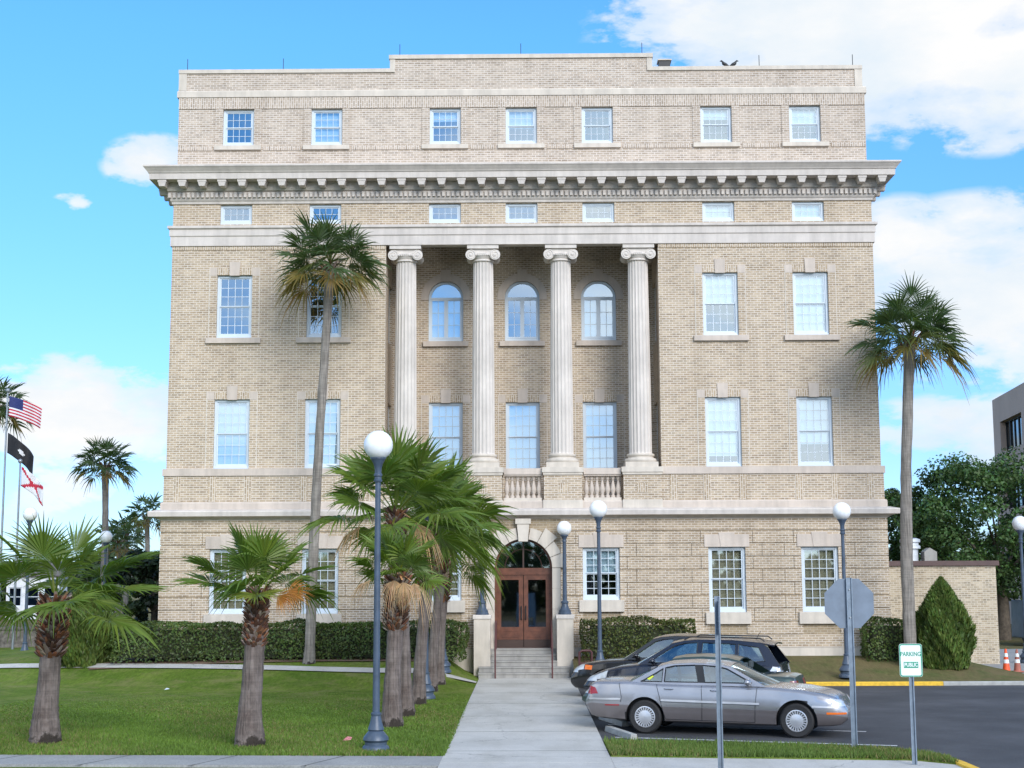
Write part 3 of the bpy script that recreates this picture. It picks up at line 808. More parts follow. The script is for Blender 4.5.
LG = 'blue grey globe street lamps'
L0 = make_lamp(5.8)
L1 = make_lamp(5.15)
lamps = [(L0, (-2.72, 26.75, 0), 'tallest blue grey globe lamp, nearest the camera, at the lawn corner by the walk'),
         (L0, (-2.60, 38.2, 0), 'blue grey globe lamp among the row of palms, its globe hidden behind fronds'),
         (L0, (-2.48, 43.9, .30), 'blue grey globe lamp left of the entrance steps, behind the palm row'),
         (L1, (2.20, 44.0, .25), 'blue grey globe lamp right of the entrance steps behind the parked cars'),
         (L1, (9.46, 43.6, .14), 'blue grey globe lamp on the grass behind the yellow kerb and the octagonal sign'),
         (L1, (17.6, 52.0, .05), 'globe lamp at the far right edge beside the traffic cones'),
         (L0, (-19.0, 55.6, .05), 'globe lamp at the far left behind the leftmost palm'),
         (L1, (-17.9, 62.0, .0), 'distant globe lamp showing between the left palm fronds, round shrub below it')]
used = set()
for p, loc, lab in lamps:
    o = p if id(p) not in used else copy_tree(p); used.add(id(p))
    o.location = loc; tag(o, lab, 'street lamp', LG)
P0 = make_small_lamp()
for i, s in enumerate((-1, 1)):
    o = P0 if i == 0 else copy_tree(P0)
    o.location = (-.08+s*1.31, FY-.53, 1.931)
    tag(o, 'short globe lamp on the stone pedestal %s of the wooden entrance doors' % ('left' if s < 0 else 'right'), 'lamp', 'globe lamps on the entrance pedestals')
# handrails by the steps
for s in (-1, 1):
    b = MB().tube([(-.08+s*1.0-s*.12, FY-1.55, 0), (-.08+s*.88, FY-1.55, .98), (-.08+s*.88, FY-1.5, 1.02), (-.08+s*.88, FY-.3, 1.72), (-.08+s*.88, FY-.3, .84)], .025, 8)
    b.tube([(-.08+s*.88, FY-1.52, .6), (-.08+s*.88, FY-.32, 1.3)], .016, 6)
    o = b.build('handrail', M['rust'], smooth=40)
    tag(o, 'thin dark red handrail up the %s side of the entrance steps' % ('left' if s < 0 else 'right'), 'handrail', 'handrails at the entrance steps')
b = MB().tube([(1.62, 45.0, -.05), (1.62, 45.0, .82), (1.70, 45.0, .87), (1.95, 45.1, .87), (2.0, 45.1, .82), (2.0, 45.1, -.05)], .035, 8)
b.box(1.66, 1.97, 45.02, 45.06, .45, .52)
o = b.build('low_railing', M['rust'], smooth=40); tag(o, 'low dark red metal railing right of the steps in front of the black car', 'railing')

# ------------------------------------------------------------ signs
def channel_post(b, x, y, z0, z1, w=.055):
    b.box(x-w/2, x+w/2, y, y+.006, z0, z1)
    for s in (-1, 1):
        b.box(*sorted((x+s*w/2, x+s*(w/2+.004))), y-.022, y+.006, z0, z1); b.box(*sorted((x+s*w/2, x+s*(w/2+.02))), y-.026, y-.022, z0, z1)
t = empty('octagonal_sign', (5.85, 26.6, 0), 0, 'back of a grey octagonal road sign on a galvanised post right of the silver car', 'road sign')
b = MB(); channel_post(b, 0, -.03, -.1, 3.06, .07); b.build('post', M['galv'], t)
sp = simple('bare_aluminium', (.165, .205, .26), .55, .3, var=.12, scale=5)
b = MB(); b.plate([(.48*math.cos(PI/8+PI/4*k), 2.60+.48*math.sin(PI/8+PI/4*k)) for k in range(8)], [], 0, .006)
b.build('sign_plate', sp, t); t.rotation_euler.z = R(0)
b = MB(); b.plate([(.475*math.cos(PI/8+PI/4*k), 2.60+.475*math.sin(PI/8+PI/4*k)) for k in range(8)], [], .0065, .008)
b.build('sign_face', simple('red_sign_face', (.45, .02, .02), .4), t)
b = MB().lathe([(.012, -.06), (.012, -.05)], (0, 0, 2.85), 8, 'y').lathe([(.012, -.06), (.012, -.05)], (0, 0, 2.35), 8, 'y'); b.build('bolt', M['chrome'], t)

t = empty('parking_sign', (6.38, 24.55, 0), 0, 'small white sign with green border reading PARKING PUBLIC on a thin post', 'parking sign')
b = MB(); channel_post(b, 0, 0, -.1, 1.95, .045); b.build('post', M['galv'], t)
def rrect(w, h, r, cz, n=5):
    p = []
    for cx, cy, a0 in ((w/2-r, h/2-r, 0), (-w/2+r, h/2-r, 90), (-w/2+r, -h/2+r, 180), (w/2-r, -h/2+r, 270)):
        for k in range(n+1): a = R(a0+90*k/n); p.append((cx+r*math.cos(a), cz+cy+r*math.sin(a)))
    return p
sc = 1.93
green = simple('green_sign_paint', (.02, .30, .18), .5, var=.08)
wht = simple('white_sign_paint', (.78, .82, .82), .5, var=.05)
cz = 1.70
b = MB().plate(rrect(.38, .54, .04, cz), [], -.032, -.028); b.build('sign_plate', wht, t)
b = MB().plate(rrect(.372, .532, .038, cz), [rrect(.336, .496, .028, cz)], -.0345, -.0322); b.build('border', green, t)
b = MB().box(-.12, .12, -.0345, -.0322, cz-.125, cz-.025); b.build('green_panel', green, t)
def text(s, size, loc, mat, parent, name='lettering', ext=.001, rz=0, bold=0.0, sx=1):
    cu = bpy.data.curves.new(name, 'FONT'); cu.body = s; cu.size = size; cu.align_x = 'CENTER'; cu.align_y = 'CENTER'; cu.extrude = ext; cu.offset = bold
    o = bpy.data.objects.new(name, cu); col.objects.link(o)
    bpy.context.view_layer.update()
    me = bpy.data.meshes.new_from_object(o.evaluated_get(bpy.context.evaluated_depsgraph_get()))
    bpy.data.objects.remove(o); me.materials.clear(); me.materials.append(mat)
    me.transform(Matrix.Rotation(PI/2, 4, 'X') @ Matrix.Diagonal((sx, 1, 1, 1)))
    o = bpy.data.objects.new(name, me); col.objects.link(o); o.parent = parent; o.location = loc; o.rotation_euler.z = rz
    return o
text('PARKING', .098, (0, -.0335, cz+.10), green, t, bold=.002, sx=.84)
text('PUBLIC', .085, (0, -.0355, cz-.075), wht, t, bold=.002, sx=.82)

t = empty('sign_post', (3.03, 23.3, 0), 0, 'thin galvanised post in front of the silver car with its narrow sign turned edge on', 'sign post')
b = MB(); channel_post(b, 0, 0, -.1, 2.78, .05); b.build('post', M['galv'], t)
b = MB().box(-.004, .004, -.18, .18, 2.20, 2.72); o = b.build('sign_plate', sp, t); o.location = (.035, .03, 0); o.rotation_euler.z = R(-10)

# ------------------------------------------------------------ traffic cones
def cone():
    t = empty('traffic_cone')
    MB().box(-.19, .19, -.19, .19, 0, .035).build('base', M['orange'], t, bevel=.01)
    MB().lathe([(.145, .035), (.12, .05), (.032, .74), (.02, .745)], (0, 0, 0), 20).build('cone', M['orange'], t, smooth=40)
    MB().lathe([(.093, .30), (.078, .415)], (0, 0, 0), 20).build('reflective_band', wht, t, smooth=40)
    MB().lathe([(.067, .50), (.053, .61)], (0, 0, 0), 20).build('reflective_band', wht, t, smooth=40)
    return t
k0 = cone(); k0.location = (15.12, 46.6, .06); k0.scale = (1.0,)*3; tag(k0, 'bright orange traffic cone with white bands, the left one by the annex corner', 'traffic cone', 'traffic cones')
k1 = copy_tree(k0); k1.location = (15.6, 47.0, .06); k1.scale = (.95,)*3; tag(k1, 'faded traffic cone right of the bright one, beside the lamp post at the frame edge', 'traffic cone', 'traffic cones')
for c in kids(k1):
    if c.name.startswith(('cone', 'base')):
        c.data = c.data.copy(); c.data.materials.clear(); c.data.materials.append(simple('faded_orange_plastic', (.36, .12, .08), .7))

# ------------------------------------------------------------ annex, neighbours
AX = empty('brick_annex', (14.3, 51.5, 0), 0, 'low pale brick annex with brown metal coping right of the courthouse', 'building')
MB().box(-2.9, 2.2, 0, 9, -.2, 3.45).build('wall', M['brick_annex'], AX)
MB().box(-2.9, 2.3, -.1, 9.1, 3.45, 3.62).build('roof_coping', M['roofcap'], AX)
b = MB().lathe([(.27, 3.62), (.27, 4.05), (.36, 4.07), (.36, 4.17), (.30, 4.19), (.30, 4.28), (.36, 4.30), (.36, 4.40), (.22, 4.45)], (-.45, 1.2, 0), 20)
b.build('roof_vent', simple('vent_metal', (.6, .62, .63), .45, .3), AX, smooth=35)
b = MB().box(.0, .45, 1.0, 1.5, 3.62, 3.95).plate([(.0, 3.95), (.45, 3.95), (.2, 4.1)], [], 1.0, 1.5); b.build('roof_hood', M['step'], AX)
OB = empty('office_building', (31.7, 98, 0), R(-96), 'beige concrete office block with dark strip windows at the right edge behind the tree', 'building')
ocm = simple('beige_concrete', (.42, .33, .27), .85, var=.1, scale=.3)
b = MB(); hl = []
for z in (3.6, 7.4, 11.2): 
    for xx in (2.1, 10, 19): hl.append(rect(xx, xx+6.0, z, z+2.0))
b.plate(rect(0, 30, 0, 14.9), hl, 0, .6); b.box(0, .6, .6, 20, 0, 14.9)
b.build('wall', ocm, OB)
MB().box(.6, 29.9, .65, 20, 14.5, 14.7).build('roof', M['step'], OB)
og = glass_mat('office_glass', .25, (.05, .05, .06), (.6, .7, .75))
for z in (3.6, 7.4, 11.2):
    for xx in (2.1, 10, 19):
        w_ = MB(); w_.plate(rect(xx, xx+6.0, z, z+2.0), [rect(xx+.08+1.2*k, xx+1.12+1.2*k, z+.08, z+1.92) for k in range(5)], .35, .45)
        w_ = w_.build('window', M['black'], OB); MB().box(xx+.05, xx+5.95, .41, .42, z+.05, z+1.95).build('pane', og, w_)
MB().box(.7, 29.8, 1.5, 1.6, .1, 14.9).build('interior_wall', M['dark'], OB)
# parked van seen under the tree at the far right
SV = empty('parked_van', (24.3, 66, 0), R(0), 'grey van partly visible behind the annex at the right edge', 'van')
b = MB().plate([(-2.3, .35), (2.2, .35), (2.3, .8), (2.0, 1.15), (1.3, 1.25), (.7, 2.0), (-2.25, 2.0)], [rect(-1.9, -.9, 1.35, 1.85), rect(-.7, .5, 1.35, 1.85)], -.9, .9)
b.build('body', simple('van_paint', (.12, .13, .16), .35, .4, coat=.5), SV, bevel=.04)
MB().box(-2.0, .6, -.86, .86, 1.3, 1.9).build('side_window', M['black'], SV)
for wx in (-1.5, 1.45):
    for s in (-1, 1): MB().lathe([(.2, -.1), (.33, -.1), (.34, -.06), (.34, .06), (.33, .1), (.2, .1)], (wx, s*.82, .34), 20, 'y').build('wheel', M['rubber'], SV, smooth=40)
b = MB().box(16.95, 17.25, 54, 54.06, 2.2, 3.0).tube([(17.1, 54.07, 0), (17.1, 54.07, 3.0)], .03, 8)
o = b.build('white_panel_sign', wht); tag(o, 'narrow white panel standing just right of the annex corner', 'sign')

# left: distant houses
def house(loc, rz, w, d, h, mat, roofmat, label, nw=4, floors=2):
    t = empty('house', loc, rz, label, 'building')
    b = MB(); hl = []
    for f in range(floors):
        for i in range(nw):
            x = -w/2+w*(i+.5)/nw; hl.append(rect(x-.5, x+.5, 1+f*3.1, 2.5+f*3.1))
    b.plate(rect(-w/2, w/2, 0, h), hl, 0, .25); b.box(-w/2, -w/2+.25, .25, d, 0, h).box(w/2-.25, w/2, .25, d, 0, h).box(-w/2+.25, w/2-.25, d-.25, d, 0, h)
    b.build('wall', mat, t)
    MB().plate([(-w/2-.4, h), (w/2+.4, h), (w/2-.6, h+1.3), (-w/2+.6, h+1.3)], [], -.4, d+.4).build('roof', roofmat, t)
    for q in hl:
        x0, z0 = q[0]; x1, z1 = q[2]
        fr = MB().plate(rect(x0, x1, z0, z1), [rect(x0+.08, x1-.08, z0+.08, (z0+z1)/2-.03), rect(x0+.08, x1-.08, (z0+z1)/2+.03, z1-.08)], .08, .16).build('window', M['white'], t)
        MB().box(x0+.02, x1-.02, .11, .12, z0+.02, z1-.02).build('pane', og, fr)
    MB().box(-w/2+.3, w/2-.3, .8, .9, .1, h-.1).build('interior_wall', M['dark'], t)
    return t
house((-39.2, 116, 0), R(10), 4, 5, 3.4, simple('white_stucco', (.7, .72, .75), .8), simple('grey_shingle', (.15, .14, .15), .9), 'white single storey house far off behind the lamp and left palm', 3, 1)
house((-46, 108, 0), R(14), 9, 8, 3.4, simple('red_brick_far', (.22, .09, .06), .9, scale=9), simple('brown_shingle', (.12, .08, .07), .9), 'dark red brick house far off between the left palm trunk and the lamp', 4, 1)
house((-37.5, 92, 0), R(10), 6, 5, 2.3, simple('slate_siding', (.13, .15, .19), .8), simple('dark_shingle', (.09, .09, .10), .9), 'low slate coloured building in front of the white house at the far left', 0, 1)
b = MB().box(-24, -19.95, 62.0, 62.4, 0, 1.0).box(-24.1, -19.85, 61.92, 62.48, 1.0, 1.1)
o = b.build('stone_wall', simple('rough_stone', (.16, .14, .12), .95, var=.6, scale=5, bmp=.5, bscale=8)); tag(o, 'low dark stone garden wall at the left edge behind the palm', 'wall')

# flagpoles and flags
pole_m = simple('pole_metal', (.30, .33, .36), .35, .5)
def flagpole(x, y, h, lab):
    b = MB().tube([(0, 0, 0), (0, 0, h)], [.055, .035], 10); b.sphere((0, 0, h+.08), .1, 12)
    o = b.build('flagpole', pole_m, smooth=40); o.location = (x, y, 0); tag(o, lab, 'flagpole', 'flagpoles'); return o
def flag_mesh(W_, H_, droop=.5, nx=24, ny=13, amp=.12, ph=0.):
    V_ = []
    for i in range(nx+1):
        u = i/nx
        for j in range(ny+1):
            w = j/ny
            x = W_*u*.86; z = -H_*w - droop*W_*u*(.55+.45*u)
            V_.append((x, amp*math.sin(u*9+ph+w*.8)*(.25+u), z))
    F_ = [(i*(ny+1)+j, (i+1)*(ny+1)+j, (i+1)*(ny+1)+j+1, i*(ny+1)+j+1) for i in range(nx) for j in range(ny)]
    return V_, F_, nx, ny
def flag(loc, W_, H_, mats, pick, lab, droop, ph=0., nx=24, ny=13):
    V_, F_, nx, ny = flag_mesh(W_, H_, droop, nx, ny, ph=ph)
    me = bpy.data.meshes.new('flag'); me.from_pydata(V_, [], F_)
    for m in mats: me.materials.append(m)
    for k, p in enumerate(me.polygons):
        i, j = divmod(k, ny); p.material_index = pick(i/nx, j/ny, i, j)
    me.shade_smooth()
    o = bpy.data.objects.new('flag', me); col.objects.link(o); o.location = loc; tag(o, lab, 'flag')
    sm = o.modifiers.new('thickness', 'SOLIDIFY'); sm.thickness = .01
    return o
FR = simple('flag_red', (.50, .02, .05), .7, var=.05); FW = simple('flag_white', (.75, .75, .78), .7, var=.05); FB = simple('flag_navy', (.02, .03, .14), .7, var=.05); FK = simple('flag_black', (.012, .012, .016), .7)
flagpole(-21.75, 60.3, 10.9, 'tallest flagpole at the left edge carrying the striped and the black flag')
flag((-21.68, 60.3, 10.75), 1.6, .85, [FR, FW, FB], lambda u, v, i, j: 2 if (u < .42 and j < 7) else (0 if j % 2 == 0 else 1), 'red and white striped flag with navy canton, highest of the three', .34)
flag((-21.68, 60.3, 9.2), 1.35, .85, [FK, FW], lambda u, v, i, j: 1 if ((u-.5)**2*2+(v-.48)**2 < .016) else 0, 'black flag with a small white emblem hanging under the striped flag', .75, 1.)
flagpole(-21.0, 60.0, 7.9, 'shorter flagpole left of the leftmost globe lamp with the red cross flag')
flag((-20.94, 60.0, 7.75), 1.15, .8, [FW, FR], lambda u, v, i, j: 1 if (abs(u-v) < .09 or abs(u+v-1) < .09) else 0, 'white flag with a red diagonal cross, lowest of the three', .75, 2.)
# ------------------------------------------------------------ vegetation
def tcol(base, var, r):
    k = 1+r.uniform(-var, var); return (base[0]*k*(1+r.uniform(-.12, .12)), base[1]*k, base[2]*k*(1+r.uniform(-.15, .15)), 1)
class Leafy(MB):
    def __init__(s): super().__init__(); s.t = []
    def quadstrip(s, L, Rr, cl):
        k = len(s.v); n = len(L)
        for a, b_ in zip(L, Rr): s.v += [tuple(a), tuple(b_)]
        s.t += [cl]*(2*n)
        for i in range(n-1): s.f.append((k+2*i, k+2*i+1, k+2*i+3, k+2*i+2))
    def fin(s, name, mat, parent): return s.build(name, mat, parent, recalc=False, tints=np.array(s.t))
UPV = Vector((0, 0, 1))
def frond(B, base, az, el, pet, Rb, nl, r, base_col, spread=150, droop=.35, cup=.25, costa=.2, tipfold=.55, split=.47, roll=0):
    """fan leaf: petiole, then leaflets radiating from the hub"""
    d = Vector((math.cos(az)*math.cos(el), math.sin(az)*math.cos(el), math.sin(el)))
    s_ = Vector((-math.sin(az), math.cos(az), 0)); p = Vector(base); n_ = s_.cross(d)*-1
    if n_.z < 0 and el < 1.5: n_ = -n_
    pts = [p.copy()]
    for k in range(4):
        d = (d-UPV*droop*.12).normalized(); p = p+d*pet/4; pts.append(p.copy())
    w = .022
    B.quadstrip([q-s_*w for q in pts], [q+s_*w for q in pts], tcol((base_col[0]*1.2+.02, base_col[1]*1.05+.01, base_col[2]), .1, r))
    up = s_.cross(d).normalized()
    if up.z < 0: up = -up
    up = -up if False else up
    s2 = (s_*math.cos(roll)+up*math.sin(roll)); up = s2.cross(d).normalized()
    if up.z < 0: up = -up
    amax = R(spread)
    da = 2*amax/nl
    for i in range(nl):
        a = -amax+da*(i+.5)
        # hub slides along the costa
        hub = p+d*(costa*Rb*max(0, math.cos(a*.6)))
        ld = (d*math.cos(a)+s2*math.sin(a)+up*cup*abs(math.sin(a*.5))).normalized()
        ls = ld.cross(up).normalized()
        ln = Rb*(1-.28*(abs(a)/amax)**2)*r.uniform(.9, 1.08)
        if r.random() < .03: continue
        dr = droop*r.uniform(.6, 1.5)
        tw = r.uniform(.5, 1.6)
        cl = tcol(base_col, .22, r)
        L = []; Q = []
        ys = (.02, split, .74, 1.)
        for q in ys:
            rho = ln*q; hw = rho*da*.52 if q <= split else ln*split*da*.52*(1-(q-split)/(1-split)*.93)
            hw = min(hw, .05)
            g = -UPV*(dr*ln*(q**3.2)*(.55+tipfold*tw*(q > .5)))
            c = hub+ld*rho+g
            pl = up*(hw*.8)*(1 if i % 2 else -1)
            L.append(c-ls*hw-pl); Q.append(c+ls*hw+pl)
        B.quadstrip(L, Q, cl)
GREEN = (.110, .168, .030); YGRN = (.13, .19, .03); YEL = (.30, .24, .05); DEAD = (.46, .30, .165); ORNG = (.42, .18, .04); SAB = (.062, .100, .038)
def trunk_mesh(spine, rads, name, mat, parent, seed=1, n=14):
    r = random.Random(seed); b = MB(); pts = [Vector(p) for p in spine]; vs = []; M_ = 40; tot = len(pts)-1
    for i in range(M_+1):
        f = i/M_*tot; k = min(int(f), tot-1); u = f-k
        c = pts[k].lerp(pts[k+1], u); rad = rads[k]*(1-u)+rads[k+1]*u
        for j in range(n):
            a = 2*PI*j/n; q = rad*(1+.05*math.sin(3*a+i*.25)+r.uniform(-.05, .05)+(.015 if i % 2 else -.01)+.05*math.sin(a*2+i*.4+seed)*math.exp(-i*.12))
            vs.append(c+Vector((q*math.cos(a), q*math.sin(a), 0)))
    fs = [(i*n+j, i*n+(j+1) % n, (i+1)*n+(j+1) % n, (i+1)*n+j) for i in range(M_) for j in range(n)]
    fs += [tuple(range(n-1, -1, -1)), tuple(M_*n+j for j in range(n))]
    b.add(vs, fs); return b.build(name, M[mat], parent, smooth=70)
def boots(c0, c1, r0, r1, n, parent, r, length=.14, mat='leaf_bases', name='leaf_bases'):
    b = Leafy()
    c0 = Vector(c0); c1 = Vector(c1)
    for i in range(n):
        u = (i+.5)/n; a = i*2.399+r.uniform(-.2, .2); c = c0.lerp(c1, u); rr = r0*(1-u)+r1*u
        o = Vector((math.cos(a), math.sin(a), 0)); t = Vector((-math.sin(a), math.cos(a), 0))
        w = .036*r.uniform(.7, 1.3); l = length*r.uniform(.6, 1.4)
        p0 = c+o*rr*.8; p1 = c+o*(rr+l*.35)+UPV*l*.7; p2 = c+o*(rr+l*.8)+UPV*l*1.2
        base = (.12, .065, .045) if r.random() < .6 else (.34, .27, .22)
        if r.random() < .25: base = (.30, .13, .07)
        cl = tcol(base, .3, r)
        k = len(b.v)
        for p, ww, th in ((p0, w, .03), (p1, w*.8, .03), (p2, w*.5, .02)):
            b.v += [tuple(p-t*ww-o*th), tuple(p+t*ww-o*th), tuple(p+t*ww+o*th*.3), tuple(p-t*ww+o*th*.3)]
        b.t += [cl]*12
        for s in range(2):
            for q in range(4): b.f.append((k+4*s+q, k+4*s+(q+1) % 4, k+4*s+4+(q+1) % 4, k+4*s+4+q))
        b.f.append((k+8, k+9, k+10, k+11))
    return b.fin(name, M['dead_leaf'], parent)
def fan_palm(loc, label, H, r0, seed, lean=(0, 0), nf=22, Rb=.78, pet=.75, bootlen=.9, dead=(), elr=(-25, 80), extra=(), group='short fan palms on the lawn', green=GREEN, azs=None, nl=38, top_r=.16, young=.25):
    r = random.Random(seed)
    t = empty('fan_palm', loc, 0, label, 'palm tree', group)
    lx, ly = lean; hb = H-bootlen
    def sp(z): k = z/H; return (lx*k**1.5, ly*k**1.5, z)
    trunk_mesh([(0, 0, -.1), sp(.15), sp(.6), sp(hb*.6), sp(hb), sp(H)], [r0*1.15, r0*1.08, r0*.88, r0*.76, max(top_r*.9, r0*.72), top_r*.9], 'trunk', 'palm_trunk', t, seed)
    boots(sp(hb-.12), sp(H), top_r*1.12, top_r*1.2, 300, t, r, .09)
    b = Leafy(); c = Vector(sp(H))
    for i in range(nf):
        u = (i+.5)/nf; az = i*2.399+r.uniform(-.25, .25); el = R(elr[0]+(elr[1]-elr[0])*(u**.85))
        low = 1-u
        colr = green if r.random() > young*low*2 else YGRN
        if u < .12: colr = YGRN
        frond(b, c+Vector((math.cos(az)*.08, math.sin(az)*.08, -.15+.3*u)), az, el, pet*r.uniform(.8, 1.15)*(.65+.35*low), Rb*r.uniform(.85, 1.1), nl, r, colr, droop=.08+.26*low, spread=r.uniform(100, 128), roll=r.uniform(-.5, .5), cup=.2)
    for az, el, pt, rb, cl in extra:
        frond(b, c, R(az), R(el), pt, rb, nl, r, cl, droop=.1, spread=110, roll=r.uniform(-.3, .3))
    b.fin('crown', M['leaf'], t)
    if dead:
        b = Leafy()
        for az, el, pt, rb, cl in dead: frond(b, c+Vector((0, 0, .05)), R(az), R(el), pt, rb, 30, r, cl, droop=.75 if cl is DEAD else .16, spread=62 if cl is DEAD else 72, cup=-.2, split=.5, roll=0 if cl is DEAD else 1.25)
        b.fin('dead_fronds', M['dead_leaf'], t)
    return t
DN = lambda az, l=.3, rb=.45, c=DEAD, el=-12: (az, el, l, rb, c)
# camera looks along +Y: azimuth 0 = right, 180 = left, 270 = towards the camera
fan_palm((-9.15, 28.1, 0), 'leftmost short fan palm on the lawn, long splayed fronds and shaggy brown trunk top', 2.72, .27, 11, lean=(.1, 0), nf=17, Rb=.88, pet=.9, bootlen=1.0, elr=(-12, 70), top_r=.21,
         extra=[(0, 8, 1.2, .85, YGRN), (185, 5, 1.3, .9, GREEN), (175, 30, 1.4, .9, GREEN), (300, 0, 1.0, .8, YGRN), (20, 28, 1.2, .9, GREEN)])
fan_palm((-5.15, 27.5, 0), 'fan palm with an orange dead frond standing alone in the lawn', 2.85, .255, 23, lean=(.12, 0), nf=15, Rb=.74, pet=.58, bootlen=.95, elr=(8, 80), top_r=.15,
         dead=[(-14, -2, .50, .50, ORNG), (-32, -12, .42, .42, ORNG)], extra=[(275, -5, .35, .7, (.22, .26, .05)), (185, 12, .8, .7, GREEN), (195, 28, .8, .7, GREEN), (-5, 22, .75, .7, GREEN), (8, -2, .8, .5, GREEN)])
fan_palm((-2.82, 30.9, 0), 'fan palm right behind the nearest globe lamp with drooping tan dead fronds', 3.15, .215, 31, lean=(.12, 0), nf=15, Rb=.66, pet=.45, bootlen=1.05, elr=(5, 80), top_r=.19, green=(.095, .15, .03),
         dead=[DN(262, .28, .48), DN(320, .42, .55), DN(195, .5, .5, DEAD, 0), DN(290, .38, .5)], group='palms in a row along the walk', young=.6)
RG = 'palms in a row along the walk'
fan_palm((-2.74, 33.4, 0), 'second palm of the row along the walk, broad dark crown above the front one', 4.6, .20, 42, lean=(-.25, 0), nf=25, Rb=1.08, pet=1.0, bootlen=1.6, elr=(-22, 80), top_r=.165, group=RG, young=.15, nl=34,
         dead=[DN(320, .6, .8), DN(200, .8, .7)])
fan_palm((-2.68, 36.6, 0), 'third palm of the row along the walk, scarred trunk base behind the first two', 4.4, .18, 53, lean=(.40, 0), nf=22, Rb=1.0, pet=.95, bootlen=1.5, elr=(-25, 78), top_r=.16, group=RG, young=.2, nl=32)
fan_palm((-2.62, 40.6, 0), 'fourth palm of the row along the walk just right of the second lamp post', 4.5, .165, 64, lean=(.45, 0), nf=21, Rb=1.0, pet=.95, bootlen=1.5, elr=(-40, 75), top_r=.15, group=RG, green=(.08, .135, .03), young=.1)
fan_palm((-2.50, 42.2, 0), 'last palm of the row along the walk, nearest the entrance steps', 4.0, .165, 75, lean=(.2, 0), nf=20, Rb=.92, pet=.85, bootlen=1.5, elr=(-45, 70), top_r=.16, group=RG, green=(.10, .155, .045), young=.25)

def cabbage_palm(loc, label, H, r0, seed, top=(0, 0), Rc=1.6, nf=50, nl=26, bow=.15, group='tall cabbage palms', rfull=None, far=False):
    r = random.Random(seed)
    t = empty('cabbage_palm', loc, 0, label, 'palm tree', group)
    tx, ty = top
    def sp(u): return (tx*u+bow*math.sin(PI*u), ty*u, H*u)
    trunk_mesh([sp(0), sp(.05), sp(.3), sp(.6), sp(.85), sp(1)], [r0*1.3, r0*1.05, r0, r0*.88, r0*.85, r0*1.05], 'trunk', 'tall_trunk', t, seed, 10)
    b = Leafy(); c = Vector(sp(1))
    boots(sp(.955), sp(1.0), r0*.85, r0*1.1, 26, t, r, .2)
    for i in range(nf):
        u = (i+.5)/nf; az = i*2.399+r.uniform(-.3, .3); el = math.asin(-.50+1.42*u)
        cl = SAB
        if u < .16: cl = (.16, .13, .035)
        if u < .06: cl = (.26, .18, .06)
        elif u < .35 and r.random() < .4: cl = (.10, .12, .035)
        Lr = Rc*.52*r.uniform(.85, 1.1)
        frond(b, c+Vector((0, 0, .1*u)), az, el, Rc*.46*r.uniform(.6, 1.25), Lr, nl, r, cl, droop=.10+.28*(1-u), spread=115, roll=r.uniform(-.7, .7), cup=.55, costa=.35, tipfold=.9, split=.36)
    b.fin('crown', M['leaf'], t)
    return t
cabbage_palm((-6.62, 44.8, .42), 'tall cabbage palm before the left windows, crown reaching the fourth storey', 12.45, .155, 101, top=(.50, 0), Rc=1.7, bow=-.05)
cabbage_palm((11.68, 44.9, .45), 'tall cabbage palm right of the courthouse with a slightly bent trunk', 10.0, .19, 102, top=(.38, 0), Rc=1.72, bow=-.14)
cabbage_palm((-22.6, 78, 0), 'distant palm with a full round crown left of the courthouse', 9.2, .2, 103, Rc=1.65, nf=42, nl=16, bow=.1, top=(-.1, 0))
cabbage_palm((-25.9, 70, 0), 'palm at the left edge whose crown is cut by the frame behind the flags', 11.4, .24, 104, Rc=1.8, nf=42, nl=16, bow=.1)
cabbage_palm((-24.1, 86, 0), 'small distant palm third from the courthouse corner, low among the globe lamps', 5.2, .17, 105, Rc=1.5, nf=30, nl=12, group='small far palms')
cabbage_palm((-25.3, 92, 0), 'small distant palm between the two others left of the courthouse', 6.0, .16, 106, Rc=1.4, nf=30, nl=12, group='small far palms')
cabbage_palm((-23.5, 90, 0), 'small distant palm closest to the courthouse wall with a swollen trunk top', 6.9, .17, 107, Rc=1.5, nf=30, nl=12, group='small far palms')

def leaves_np(pts, nrm, size, rs, jit=.6, asp=.6):
    """leaf quads at pts facing about nrm"""
    n = len(pts)
    N = nrm+rs.normal(0, jit, (n, 3)); N /= np.linalg.norm(N, axis=1)[:, None]+1e-9
    A = np.cross(N, rs.normal(0, 1, (n, 3))); A /= np.linalg.norm(A, axis=1)[:, None]+1e-9
    B_ = np.cross(N, A); sz = size*rs.uniform(.6, 1.3, n)[:, None]
    v = np.stack([pts-A*sz, pts-B_*sz*asp, pts+A*sz, pts+B_*sz*asp], 1).reshape(-1, 3)
    f = np.arange(n*4).reshape(n, 4)
    return v, f
def np_mesh(name, v, f, mat, parent, tint):
    me = bpy.data.meshes.new(name)
    me.vertices.add(len(v)); me.vertices.foreach_set('co', v.astype(np.float32).ravel())
    k = f.shape[1]
    me.loops.add(f.size); me.loops.foreach_set('vertex_index', f.astype(np.int32).ravel())
    me.polygons.add(len(f)); me.polygons.foreach_set('loop_start', np.arange(0, f.size, k, dtype=np.int32)); me.polygons.foreach_set('loop_total', np.full(len(f), k, dtype=np.int32))
    me.update(calc_edges=True); me.validate()
    a = me.color_attributes.new('tint', 'FLOAT_COLOR', 'POINT'); a.data.foreach_set('color', np.concatenate([tint, np.ones((len(tint), 1))], 1).astype(np.float32).ravel())
    me.materials.append(mat)
    o = bpy.data.objects.new(name, me); col.objects.link(o); o.parent = parent; return o
